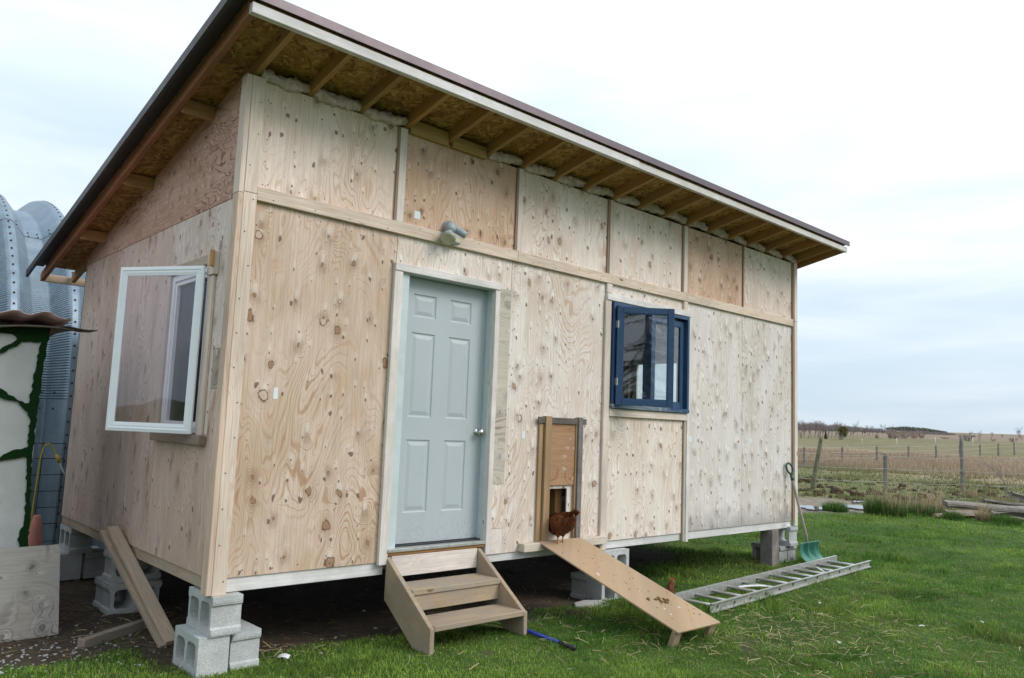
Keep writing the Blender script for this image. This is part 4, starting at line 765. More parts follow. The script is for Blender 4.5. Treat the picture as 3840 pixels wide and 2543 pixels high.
# ------------------------------------------------------------------ hen ramp
rp = tag(empty('hen_ramp', (0, 0, 0)), 'sloping plywood ramp with two short legs below the hens\' opening', 'ramp')
m_r, L_r = frame((3.043, -.045, .610), (3.030, -1.490, .172), (0, 0, 1))
MB().box(0, L_r, -.265, .265, -.012, 0).build('ramp_board', M['ply_ramp'], rp, mw=m_r, bevel=.0015)
for sx in (-.225, .215):
    p = Vector((3.031+sx, -1.455, .178)); q = Vector((3.031+sx+.01, -1.395, .03)); board('leg', q, p, .085, .036, M['lum_step'], rp, up=(0, 1, 0), color=(1, .95, .9))
def on_ramp(u, v, h=0.0): return m_r @ Vector((u, v, h))
mb = MB(); R_ = random.Random(3)
for _ in range(90):
    if _ < 16: u, v = R_.gauss(1.10, .03), R_.gauss(.02, .045); s = R_.uniform(.006, .014)
    else: u, v = R_.uniform(.12, 1.45), R_.uniform(-.24, .24); s = R_.uniform(.001, .004)
    p = on_ramp(u, v, s*.25); a = R_.uniform(0, 6.28); e = R_.uniform(1, 3.2) if _ >= 16 else R_.uniform(.8, 1.5)
    ring = lambda k, h: [tuple(p+m_r.to_3x3() @ Vector((s*k*(e*math.cos(t)*math.cos(a)-math.sin(t)*math.sin(a)), s*k*(e*math.cos(t)*math.sin(a)+math.sin(t)*math.cos(a)), h))) for t in [j*math.pi/3 for j in range(6)]]
    mb.loft([ring(1, -s*.3), ring(.8, s*.5), ring(.3, s*.75)])
o = mb.build('droppings', M['poo'], rp, smooth=True); o['kind'] = 'stuff'
mb = MB()
for u, v, s in ((.62, -.17, .010), (.64, -.18, .008), (1.24, .10, .009), (1.22, -.06, .008), (1.30, -.08, .006), (.42, .1, .004), (.95, -.03, .005)):
    p = on_ramp(u, v, 0); rr_ = lambda k, h: [tuple(p+m_r.to_3x3() @ Vector((s*k*1.8*math.cos(t), s*k*math.sin(t), h))) for t in [j*math.pi/4 for j in range(8)]]; mb.loft([rr_(1, -.001), rr_(.8, .0015), rr_(.3, .002)])
o = mb.build('white_droppings', M['scrap'], rp, smooth=True); o['kind'] = 'stuff'
# ------------------------------------------------------------------ hens
def hen(name, base, yaw, label, head_down=True, scale=1.0, up=0.0):
    root = tag(empty(name, base, yaw), label, 'hen', 'brown hens'); root.scale = (scale,)*3
    # local X: towards the head; a lofted body along the spine (x, z, half width, half height)
    if head_down: sp = [(-.215, .285, .006, .022), (-.195, .272, .022, .040), (-.160, .245, .042, .058), (-.115, .222, .066, .074), (-.05, .200, .084, .090), (.02, .186, .086, .094), (.075, .178, .074, .086), (.115, .170, .058, .068), (.150, .172, .042, .048), (.180, .166, .030, .034), (.205, .154, .024, .026), (.228, .142, .022, .023), (.246, .134, .015, .016), (.252, .131, .004, .005)]
    else: sp = [(-.205, .300, .006, .030), (-.185, .285, .022, .050), (-.150, .255, .042, .062), (-.105, .228, .066, .076), (-.04, .205, .084, .090), (.03, .198, .086, .094), (.085, .208, .072, .086), (.115, .235, .055, .066), (.130, .275, .040, .046), (.138, .315, .030, .034), (.146, .345, .026, .028), (.160, .365, .024, .024), (.178, .366, .014, .014), (.184, .365, .004, .004)]
    sx = [p[0] for p in sp]; t0 = np.arange(len(sp)); t1 = np.linspace(0, len(sp)-1, 40)
    S = [np.interp(t1, t0, [p[k] for p in sp]) for k in range(4)]
    for k in range(4): S[k][1:-1] = (S[k][:-2]+S[k][1:-1]*2+S[k][2:])/4
    rings = []
    for i in range(40):
        dx, dz_ = S[0][min(i+1, 39)]-S[0][max(i-1, 0)], S[1][min(i+1, 39)]-S[1][max(i-1, 0)]; l = math.hypot(dx, dz_); nx_, nz_ = -dz_/l, dx/l; ring = []
        for k in range(18):
            a = k*2*math.pi/18; f = 1+.05*mnoise.noise((S[0][i]*40, math.cos(a)*3, math.sin(a)*3+7)); ring.append((S[0][i]+nx_*S[3][i]*math.sin(a)*f, S[2][i]*math.cos(a)*f, S[1][i]+nz_*S[3][i]*math.sin(a)*f))
        rings.append(ring)
    body = MB().loft(rings).build('body', M['feather'], root, smooth=True)
    # overlapping contour feathers over back, wings and breast
    mb = MB(); R_ = random.Random(9)
    for i in range(3, 31):
        for k in range(18):
            a = (k+R_.random())*2*math.pi/18
            if R_.random() < .25: continue
            q = Vector(rings[i][k]); c = Vector((S[0][i], 0, S[1][i])); nrm = (q-c).normalized(); tail = (Vector(rings[max(i-3, 0)][k])-q).normalized(); side = nrm.cross(tail).normalized(); Lf, Wf = R_.uniform(.022, .034), R_.uniform(.008, .012); b = q+nrm*.001
            mb.add([b-side*Wf*.4, b+side*Wf*.4, b+tail*Lf*.6+side*Wf+nrm*.006, b+tail*Lf+nrm*.005, b+tail*Lf*.6-side*Wf+nrm*.006], [(0, 1, 2, 3, 4)])
    mb.build('plumage', M['feather'], body)
    mb = MB()
    for k in range(9):                                     # tail feathers fanned upwards
        a = (k-4)*.13; b = Vector((-.165, math.sin(a)*.03, .262)); d = Vector((-.62, math.sin(a)*1.0, .78-.05*abs(k-4))).normalized(); s_ = d.cross(Vector((0, 1, 0))).normalized(); Lf = .105-.006*abs(k-4); s2 = Vector((0, 1, 0))*.4+s_*.9
        mb.add([b-s2*.010, b+s2*.010, b+d*Lf*.7+s2*.020, b+d*Lf+s2*.004, b+d*Lf*.7-s2*.014]+[p+Vector((0, .0025, 0)) for p in (b-s2*.010, b+s2*.010, b+d*Lf*.7+s2*.020, b+d*Lf+s2*.004, b+d*Lf*.7-s2*.014)], [(0, 1, 2, 3, 4), (9, 8, 7, 6, 5)]+[(j, (j+1) % 5, 5+(j+1) % 5, 5+j) for j in range(5)])
    mb.build('tail', M['feather'], root)
    for s in (-1, 1):                                      # folded wings
        ring = []; mb = MB()
        for i in range(9):
            u = i/8; cx, cz, h, th = .055-.20*u, .205+.035*u-.01*math.sin(u*3.1), .055*math.sin(math.pi*min(.08+u*.9, 1))**.7+.004, .012*math.sin(math.pi*(.1+.85*u))+.002
            y = s*(.080-.018*u-.02*u*u); ring.append([(cx, y+s*th*math.cos(a), cz+h*math.sin(a)) for a in [j*2*math.pi/10 for j in range(10)]])
        mb.loft(ring).build('wing', M['feather'], root, smooth=True)
    hx_, hz_ = (.232, .140) if head_down else (.158, .366); dn = (.7, -.7) if head_down else (1, -.1)
    mb = MB()
    for k in range(5): x_ = hx_-.020+k*.010; h_ = .020+.008*(k % 2)+.004*math.sin(k); mb.add([(x_-.006, -.0025, hz_+.016), (x_+.006, -.0025, hz_+.016), (x_, -.001, hz_+.016+h_), (x_-.006, .0025, hz_+.016), (x_+.006, .0025, hz_+.016), (x_, .001, hz_+.016+h_)], [(0, 1, 2), (5, 4, 3), (0, 3, 4, 1), (1, 4, 5, 2), (2, 5, 3, 0)])
    mb.build('comb', M['comb'], root)
    b = Vector((hx_+.018*dn[0], 0, hz_+.018*dn[1])); MB().tube([b, b+Vector((.018*dn[0], 0, .018*dn[1])), b+Vector((.028*dn[0], 0, .034*dn[1]-.002))], [.009, .006, .001], 6).build('beak', M['hen_leg'], root, smooth=True)
    for s in (-1, 1):
        b2 = Vector((hx_+.004, s*.021, hz_+.004)); mb = MB(); mb.loft([[tuple(b2+Vector((r*math.cos(a), s*h, r*math.sin(a)))) for a in [j*math.pi/4 for j in range(8)]] for r, h in ((.0045, -.003), (.004, .001), (.001, .003))]); mb.build('eye', M['eye'], root, smooth=True)
        MB().tube([(hx_+.016*dn[0], s*.008, hz_-.012), (hx_+.018*dn[0], s*.009, hz_-.026), (hx_+.016*dn[0], s*.008, hz_-.036)], [.005, .008, .002], 6).build('wattle', M['comb'], root, smooth=True)
    for s, fx in ((-1, .012), (1, -.020)):
        y = s*.034; mb = MB(); mb.tube([(fx, y, .135), (fx-.006, y, .085)], [.026, .012], 8); mb.build('thigh', M['feather'], root, smooth=True)
        mb = MB(); mb.tube([(fx-.006, y, .090), (fx+.002, y, .045+up*.5), (fx+.004, y, .012+up)], [.0075, .006, .0065], 7)
        for a, l in ((-.5, .042), (0, .050), (.5, .042), (math.pi, .022)): mb.tube([(fx+.004, y, .010+up), (fx+.004+math.cos(a)*l*.6, y+math.sin(a)*l*.6, .008+up), (fx+.004+math.cos(a)*l, y+math.sin(a)*l, .003+up)], [.0055, .0045, .001], 5)
        mb.build('leg', M['hen_leg'], root, smooth=True)
    return root
hen('hen', (2.985, -.100, .555), math.radians(76), 'brown hen at the top of the ramp, head in the opening', scale=1.0, up=.032).scale = (.98, 1.06, 1.04)
hen('hen', (3.45, -.84, gz(3.45, -.84)+.008), math.radians(-6), 'brown hen mostly hidden behind the plywood ramp', head_down=False, scale=.76)
# ------------------------------------------------------------------ floodlight under the band
fl = tag(empty('floodlight', (1.69, 0, 3.10)), 'grey twin floodlight with motion sensor on the band above the door', 'floodlight')
lathe([(.058, .0), (.058, .022), (.050, .030), (.030, .034), (.006, .035)]).build('back_plate', M['lamp_grey'], fl, smooth=False, mw=Matrix.Translation((0, -.001, .02)))
def cyl(p0, p1, r0, r1, seg=18): return MB().tube([p0, p1], [r0, r1], seg)
MB().tube([(0, -.028, .03), (-.020, -.055, .008), (-.042, -.074, -.030)], [.044, .044, .038], 18).build('lamp_holder', M['lamp_grey'], fl, smooth=True)
MB().tube([(.012, -.025, .02), (.045, -.048, .008), (.085, -.075, -.018), (.112, -.093, -.036)], [.018, .029, .030, .030], 18).build('lamp_holder', M['lamp_grey'], fl, smooth=True)
dv = Vector((-.46, -.45, -.76)).normalized(); b0 = Vector((-.042, -.074, -.030)); bulb = empty('bulb'); bulb.parent = fl
MB().tube([b0, b0+dv*.02, b0+dv*.05, b0+dv*.085, b0+dv*.094], [.026, .027, .048, .062, .062], 22).build('reflector', M['lamp_grey'], bulb, smooth=True)
MB().tube([b0+dv*.0945, b0+dv*.100, b0+dv*.104], [.060, .052, .02], 22).build('lens', M['lens'], bulb, smooth=True)
sn = empty('sensor'); sn.parent = fl
MB().tube([(.012, -.030, -.010), (.022, -.050, -.045)], [.010, .010], 10).build('swivel', M['scrap'], sn, smooth=True); MB().box(-.004, .060, -.095, -.040, -.120, -.050).build('sensor_housing', M['lamp_grey'], sn, bevel=.008); MB().box(.002, .054, -.099, -.0955, -.108, -.072).build('sensor_eye', M['lens'], sn, bevel=.001)
# ------------------------------------------------------------------ leaning boards, loose boards
tag(board('loose_board', (.030, .725, -.004), (-.118, 1.80, .640), .085, .036, M['lum_weather'], None, color=(1.0, .93, .86), up=(0, -.5, .86)), 'weathered board leaning on the side wall, under a second one', 'board', 'boards leaning on the side wall')
tag(board('loose_board', (.055, .69, .030), (-.085, 1.74, .672), .085, .036, M['lum_weather'], None, color=(1.22, 1.15, 1.06), up=(0, -.5, .86)), 'notched grey board leaning on top of another against the side wall', 'board', 'boards leaning on the side wall')
tag(board('ground_board', (-.435, .965, .030), (.14, 1.335, .030), .062, .062, M['lum_weather'], None, color=(.8, .78, .76)), 'thin grey stud lying flat in the dirt below the side wall', 'board')
# ------------------------------------------------------------------ weathered sheet, hut, cone
sh = MB().box(0, 1.35, 0, .014, 0, .615).build('plywood_sheet', M['ply_grey'], None, color=(.98, .98, .97), mw=Matrix.Translation((-1.82, 1.385, -.01)) @ Matrix.Rotation(math.radians(-15), 4, 'X') @ Matrix.Rotation(math.radians(-.8), 4, 'Y')); tag(sh, 'weathered grey plywood sheet with dark knots leaning against the turf hut', 'plywood sheet')
HY = 1.60; hut = tag(empty('turf_hut', (0, 0, 0)), 'small hut clad in upturned turf matting, white backing with green edges', 'hut')
MB().box(-2.6, -.70, 0, .05, 0, 2.12).build('front_panel', M['turf_back'], hut, mw=Matrix.Translation((0, HY, 0)))
MB().box(-.75, -.70, HY+.05, 2.75, 0, 2.10).build('side_panel', M['turf_back'], hut); MB().box(-2.6, -2.55, HY+.05, 2.75, 0, 2.10).build('side_panel', M['turf_back'], hut); MB().box(-2.6, -.70, 2.75, 2.80, 0, 2.10).build('back_panel', M['turf_back'], hut)
z9 = zoom([0, 1150, 420, 1700], 1197); zl = zoom([0, 1600, 1100, 2543], 1829)
def jag(poly, amp=.007, step=.022, seed=1):
    R_ = random.Random(seed); out = []
    for i in range(len(poly)):
        a, b = poly[i], poly[(i+1) % len(poly)]; n = max(1, int(math.hypot(b[0]-a[0], b[1]-a[1])/step))
        for k in range(n): out.append((a[0]+(b[0]-a[0])*k/n+R_.uniform(-amp, amp), a[1]+(b[1]-a[1])*k/n+R_.uniform(-amp, amp)))
    return out
def turf(px, zf, seed, dy=0.0):
    pl = [at(zf(p), 1, HY-.004) for p in px]; poly = jag([(q[0], q[2]) for q in pl], seed=seed); bm = bmesh.new(); vs_ = [bm.verts.new((x, HY-.016-dy, z)) for x, z in poly]; es = [bm.edges.new((vs_[i], vs_[(i+1) % len(vs_)])) for i in range(len(vs_))]
    bmesh.ops.triangle_fill(bm, edges=es, use_beauty=True); r = bmesh.ops.extrude_face_region(bm, geom=list(bm.faces)); bmesh.ops.translate(bm, vec=(0, .017+dy, 0), verts=[g for g in r['geom'] if isinstance(g, bmesh.types.BMVert)])
    bmesh.ops.recalc_face_normals(bm, faces=bm.faces); me = bpy.data.meshes.new('turf_strip'); bm.to_mesh(me); bm.free(); return link('turf_strip', me, M['turf'], hut)
turf([(-60, 215), (545, 225), (520, 350), (500, 380), (430, 385), (280, 375), (240, 380), (190, 350), (130, 295), (80, 283), (-60, 280)], z9, 1)
turf([(525, 250), (500, 400), (470, 600), (440, 800), (410, 1000), (395, 1150), (370, 1320), (340, 1568), (295, 1568), (320, 1400), (330, 1190), (310, 1040), (320, 950), (340, 880), (360, 800), (375, 660), (400, 560), (415, 450), (432, 380)], z9, 2, .001)
turf([(205, -10), (192, 300), (182, 560), (172, 790), (140, 790), (112, 700), (148, 600), (163, 400), (172, 130), (180, -10)], zl, 3, .002)
turf([(-60, 480), (0, 455), (190, 345), (245, 378), (130, 440), (0, 500), (-60, 520)], z9, 4, .003); turf([(-60, 860), (0, 885), (60, 920), (200, 1000), (310, 1040), (332, 1195), (260, 1110), (190, 1025), (120, 1000), (0, 965), (-60, 950)], z9, 5, .003)
turf([(-40, 205), (0, 190), (80, 150), (178, 128), (170, 190), (60, 200), (0, 216), (-40, 225)], zl, 6, .003)
def sheetgrid(x0, x1, y0, y1, nu, nv, zf, th=.012):
    V = []; F = []
    for s in (0, 1):
        for i in range(nu+1):
            for j in range(nv+1): x = x0+(x1-x0)*i/nu; y = y0+(y1-y0)*j/nv; V.append((x, y, zf(x, y)+s*th))
    N = (nu+1)*(nv+1); I = lambda s, i, j: s*N+i*(nv+1)+j
    for i in range(nu):
        for j in range(nv): F += [(I(0, i, j), I(0, i, j+1), I(0, i+1, j+1), I(0, i+1, j)), (I(1, i, j), I(1, i+1, j), I(1, i+1, j+1), I(1, i, j+1))]
    for i in range(nu): F += [(I(0, i, 0), I(0, i+1, 0), I(1, i+1, 0), I(1, i, 0)), (I(0, i, nv), I(1, i, nv), I(1, i+1, nv), I(0, i+1, nv))]
    for j in range(nv): F += [(I(0, 0, j), I(1, 0, j), I(1, 0, j+1), I(0, 0, j+1)), (I(0, nu, j), I(0, nu, j+1), I(1, nu, j+1), I(1, nu, j))]
    return MB().add(V, F)
sheetgrid(-2.75, -.54, 1.50, 2.95, 24, 8, lambda x, y: 2.135+.016*math.sin(x*7)+.012*math.sin(y*5+x*3)-.02*(x+.6)*(x > -1)).build('hut_roof', M['roof_board'], hut, smooth=True)
sheetgrid(-.66, -.385, 1.505, 1.72, 6, 3, lambda x, y: 2.158-.03*(x+.55)+.004*math.sin(x*30), .006).build('roof_splinter', M['roof_board'], hut)
sheetgrid(-2.2, -.56, 1.53, 2.7, 44, 12, lambda x, y: 2.158+.020*math.sin(x*15+y*2)**2+.030*math.exp(-((x+.72)/.10)**2)+.02*math.exp(-((x+.9)/.05)**2)+.04*(y-1.5)+.05*math.exp(-((y-1.53)/.12)**2)*sstep(-1.4, -1.0, x), .004).build('pink_cover', M['pink'], hut, smooth=True)
cn = tag(empty('traffic_cone', (-.262, 3.36, .02)), 'faded pink traffic cone standing behind the weathered plywood sheet', 'traffic cone')
lathe([(.118, .03), (.102, .10), (.048, .46), (.031, .575), (.027, .582), (.018, .580), (.022, .52)], 28, 'z').build('cone_body', M['cone'], cn, smooth=True); MB().box(-.17, .17, -.17, .17, 0, .032).build('cone_base', M['cone'], cn, bevel=.01)
# ------------------------------------------------------------------ ladder
la = tag(empty('ladder', (0, 0, 0)), 'aluminium ladder lying flat on the grass beside the shed', 'ladder')
A0, A1, B0, B1 = Vector((3.70, -.615, 0)), Vector((7.665, -.362, 0)), Vector((3.93, -.985, 0)), Vector((7.735, -.722, 0))
def rail(p, q, side):
    zg = lambda v: Vector((v.x, v.y, gz(v.x, v.y)+.012)); p, q = zg(p), zg(q); m, L = frame(p, q); mb = MB(); s = side; prof_ = [(0, 0), (s*.026, 0), (s*.026, .007), (s*.004, .011), (s*.004, .067), (s*.026, .071), (s*.026, .078), (0, .078)]
    mb.prism(prof_, 0, 0, L); return mb.build('rail', M['alu'], la, mw=m), m, L
_, mA, LA = rail(A0, A1, 1); _, mB_, LB = rail(B0, B1, -1)
dr_ = (A1-A0).normalized(); k = 0
tA0 = 4.02
while True:
    pA = Vector((tA0+k*.3045, 0, 0)); pA.y = A0.y+(pA.x-A0.x)*(A1.y-A0.y)/(A1.x-A0.x)
    if pA.x > 7.60: break
    q = pA+Vector((.026, -.372, 0)); q.y = B0.y+(q.x-B0.x)*(B1.y-B0.y)/(B1.x-B0.x); z = gz(pA.x, pA.y)+.052
    MB().tube([(pA.x, pA.y+.006, z), (q.x, q.y-.006, z)], .0155, 10).build('rung', M['alu_bar'], la, smooth=True)
    MB().tube([(q.x, q.y-.004, z), (q.x, q.y-.011, z)], [.018, .016], 12).build('rung_end', M['steel'], la); k += 1
sc1 = sheetgrid(0, .30, 0, .05, 10, 3, lambda x, y: .012*math.sin(x*9)+.006*math.sin(y*60), .006).build('plastic_scrap', M['scrap'], None, mw=Matrix.Translation((4.93, -.665, .105)) @ Matrix.Rotation(math.radians(-28), 4, 'Z')); tag(sc1, 'crumpled white plastic scrap lying across the ladder rungs', 'scrap')
tag(MB().box(0, .17, -.016, .016, 0, .012).build('metal_bracket', M['alu'], None, bevel=.002, mw=Matrix.Translation((6.62, -.70, .095)) @ Matrix.Rotation(math.radians(55), 4, 'Z') @ Matrix.Rotation(math.radians(-8), 4, 'Y')), 'short flat metal strip lying across the ladder near its far end', 'bracket')
# ------------------------------------------------------------------ snow shovel
sv = tag(empty('snow_shovel', (0, 0, 0)), 'green plastic snow shovel with a grey shaft leaning on the shed corner', 'shovel')
T0, Bt = Vector((7.205, -.215, .325)), Vector((7.455, -.255, .035)); Wd = Vector((1, .03, 0)).normalized(); V = []; F = []; nu, nv = 28, 16
dn_ = (Bt-T0); nrm = Wd.cross(dn_).normalized(); nrm = nrm if nrm.y < 0 else -nrm
for s in (0, 1):
    for i in range(nu+1):
        for j in range(nv+1):
            u, v = -1+2*i/nu, j/nv; half = .265-.025*v; bend = .085*math.sin(math.pi*v*.92+.15); side_ = .045*u*u*(1-.5*v); rib = .010*math.cos(u*math.pi*3.0)*(.25+v*(1-v)*3)*(1-abs(u)**4); groove = .028*math.exp(-(u/.13)**2)*(1-v)**1.5
            p = T0+dn_*v+Wd*(u*half)-nrm*(bend-side_-groove)+nrm*rib+nrm*(.004*s)+Vector((0, 0, (.020 if v < .06 else 0)*(1-(u)**2)*0)); V.append(p)
N = (nu+1)*(nv+1); I = lambda s, i, j: s*N+i*(nv+1)+j
for i in range(nu):
    for j in range(nv): F += [(I(0, i, j), I(0, i, j+1), I(0, i+1, j+1), I(0, i+1, j)), (I(1, i, j), I(1, i+1, j), I(1, i+1, j+1), I(1, i, j+1))]
for i in range(nu): F += [(I(0, i, 0), I(0, i+1, 0), I(1, i+1, 0), I(1, i, 0)), (I(0, i, nv), I(1, i, nv), I(1, i+1, nv), I(0, i+1, nv))]
for j in range(nv): F += [(I(0, 0, j), I(1, 0, j), I(1, 0, j+1), I(0, 0, j+1)), (I(0, nu, j), I(0, nu, j+1), I(1, nu, j+1), I(1, nu, j))]
MB().add(V, F).build('blade', M['green_plastic'], sv, smooth=True)
S1 = Vector((7.095, -.070, 1.085)); S0 = T0+dn_*.22-nrm*.05; MB().tube([S0, S0.lerp(T0+nrm*.0, .6)+Vector((-.012, 0, .02)), T0+Vector((-.01, .01, .06)), S1], [.012, .017, .0165, .0155], 12).build('shaft', M['shaft'], sv, smooth=True)
up_ = (S1-T0).normalized(); sd_ = Vector((.93, -.36, 0)).normalized(); g0 = S1-up_*.03; gr = empty('grip'); gr.parent = sv
MB().tube([g0, g0+up_*.065], [.021, .018], 12).build('socket', M['green_dark'], gr, smooth=True)
loop = [g0+up_*.055]+[g0+up_*(.055+.028+.065*(1-math.cos(a))*.98)+sd_*(.046*math.sin(a)*(1+.0*a)) for a in np.linspace(.35, math.pi*2-.35, 22)]+[g0+up_*.055]
MB().tube(loop, [.013]+[.0125]*22+[.013], 9).build('handle_loop', M['green_dark'], gr, smooth=True)
# ------------------------------------------------------------------ blue pole in the grass
bp0, bp1 = Vector((2.185, -.46, .072)), Vector((2.13, -1.09, .072)); bpole = tag(empty('broom_pole', (0, 0, 0)), 'blue metal pole with a black grip lying in the grass beside the steps', 'pole')
mid_ = bp0.lerp(bp1, .74); MB().tube([bp0-Vector((-.06, -.55, 0)), mid_], .0125, 12).build('pole', M['blue_pole'], bpole, smooth=True); MB().tube([mid_, mid_.lerp(bp1, .12), bp1], [.013, .0155, .0150], 12).build('grip', M['black'], bpole, smooth=True)
# ------------------------------------------------------------------ small litter
for i, (px, py, s, lab) in enumerate([((1040), 1502-0, .05, 'scrap of white paper lying on bare soil beside the corner blocks')]):
    p = at((641, 1522), 2, .03); o = sheetgrid(0, .075, 0, .035, 4, 2, lambda x, y: .012*math.sin(x*40)+.01*y*20*.05, .001).build('paper_scrap', M['scrap'], None, mw=Matrix.Translation(p) @ Matrix.Rotation(-.9, 4, 'Z') @ Matrix.Rotation(.4, 4, 'X')); tag(o, lab, 'paper scrap')
FG = 'feathers and scraps in the grass'
for (px, py) in ((2131, 1459), (2272, 1450), (1940, 1499), (1895, 1405)):
    p = gp(px, py); o = sheetgrid(-.024, .024, -.009, .009, 5, 2, lambda x, y: .006*math.cos(x*45)-.4*abs(y), .0015).build('feather_scrap', M['scrap'], None, mw=Matrix.Translation((p[0], p[1], p[2]+.04)) @ Matrix.Rotation(px*.7, 4, 'Z')); tag(o, 'small white feather caught in the lawn grass', 'feather', FG)
# ------------------------------------------------------------------ yellow cord, white lead, wire panel
zl_ = zoom([0, 1600, 1100, 2543], 1829); CY = 4.45
pts = [at(zl_(p), 1, CY) for p in ((158, 735), (172, 680), (195, 600), (205, 500), (218, 420), (232, 330), (243, 260), (255, 190), (268, 145), (285, 115), (305, 107), (325, 122), (338, 145), (350, 175))]
cd = tag(empty('extension_cord', (0, 0, 0)), 'yellow extension cord looped up against the steel building', 'cord')
def smoothpts(p, n=4):
    p = [Vector(q) for q in p]; out = []
    for i in range(len(p)-1):
        a, b, c, d = p[max(i-1, 0)], p[i], p[i+1], p[min(i+2, len(p)-1)]
        for k in range(n): t = k/n; out.append(.5*((2*b)+(c-a)*t+(2*a-5*b+4*c-d)*t*t+(3*b-a-3*c+d)*t**3))
    return out+[p[-1]]
pts = [np.array((pts[0][0]-.02, CY, .03))]+pts; MB().tube(smoothpts(pts), .0075, 7).build('cable', M['yellow'], cd, smooth=True)
p = pts[-1]; q = at(zl_((372, 222)), 1, CY); MB().tube([p, Vector(p).lerp(Vector(q), .5), q], [.012, .020, .015], 10).build('plug', M['yellow'], cd, smooth=True)
coil = [(-.12+.17*math.cos(a)+.02*math.sin(a*2.3), CY-.05+.10*math.sin(a), .03+.012*a/6.28) for a in np.linspace(0, 25, 90)]; MB().tube(coil, .008, 6).build('coil', M['yellow'], cd, smooth=True)
wl = [at(zl_(p), 1, CY) for p in ((372, 222), (382, 255), (398, 290), (418, 316))]; wl.append(np.array((.20, 3.9, wl[-1][2]-.05))); tag(MB().tube(smoothpts(wl), .008, 6).build('white_lead', M['white_cord'], None, smooth=True), 'white power lead hanging from the yellow plug to the shed', 'cord')
wp = tag(empty('wire_panel', (0, 0, 0)), 'black welded wire panel standing against the steel building', 'wire panel')
for i, zc in enumerate((.18, .36, .53, .70, .87, 1.04, 1.20)): MB().tube([(-1.1, 4.60, zc-.02+.01*math.sin(i*2)), (-.4, 4.61, zc), (.20, 4.60, zc+.005)], .0042, 5).build('wire', M['wire_black'], wp)
for i, xc in enumerate(np.arange(-1.05, .24, .205)): MB().tube([(xc, 4.607, .02), (xc+.012, 4.607, 1.215)], .0042, 5).build('wire', M['wire_black'], wp)
# ------------------------------------------------------------------ steel arch building behind the shed
qb = tag(empty('steel_arch_building', (0, 0, 0)), 'grey corrugated steel arch building with rounded ribs behind the shed', 'building')
arch = np.array([(4.86, -.05), (4.82, .6), (4.80, 1.2), (4.80, 1.73), (4.85, 2.23), (4.98, 2.70), (5.13, 2.95), (5.36, 3.24), (5.66, 3.56), (6.03, 3.87), (6.40, 4.10), (6.80, 4.27), (7.25, 4.40), (7.9, 4.52), (8.6, 4.56)])
full = np.concatenate([arch, np.stack([17.2-arch[::-1][1:, 0], arch[::-1][1:, 1]], -1)])
tt = np.concatenate([[0], np.cumsum(np.hypot(*np.diff(full, axis=0).T))]); tq = np.linspace(0, tt[-1], 181); prof_ = np.stack([np.interp(tq, tt, full[:, 0]), np.interp(tq, tt, full[:, 1])], -1)
for _ in range(3): prof_[1:-1] = (prof_[:-2]+2*prof_[1:-1]+prof_[2:])/4
nr = np.gradient(prof_, axis=0); nr = np.stack([-nr[:, 1], nr[:, 0]], -1); nr /= np.linalg.norm(nr, axis=1)[:, None]     # outward
PER, XC0 = .600, .242; XP = [(0, 0), (.028, 0), (.062, -.02), (.200, -.185), (.215, -.195), (.385, -.195), (.400, -.185), (.538, -.02), (.572, 0), (.600, 0)]
i_lo = int(np.argmin(np.abs(prof_[:90, 1]-1.66))); i_hi = int(np.argmin(np.abs(prof_[:90, 1]-3.86)))
def archpanel(x0, i0, i1, off, corr):
    V = []; UV = []; n = len(XP)
    for i in range(i0, i1+1):
        for (dx, dp) in XP:
            y, z = prof_[i]+nr[i]*(dp+off); V.append((x0+dx, y, z)); UV.append((dx, tq[i]))
    F = [(a*n+k, a*n+k+1, (a+1)*n+k+1, (a+1)*n+k) for a in range(i1-i0) for k in range(n-1)]
    me = bpy.data.meshes.new('arch_panel'); me.from_pydata(V, [], F); me.update(); uvl = me.uv_layers.new(name='UVMap'); co = np.array([UV[l.vertex_index] for l in me.loops], np.float32); uvl.data.foreach_set('uv', co.ravel())
    at_ = me.attributes.new('corr', 'FLOAT', 'POINT'); vals = np.array([corr if .03 < XP[k][0] < .57 else 0.0 for a in range(i1-i0+1) for k in range(n)], np.float32); at_.data.foreach_set('value', vals); return link('arch_panel', me, M['galv'], qb)
nb = []
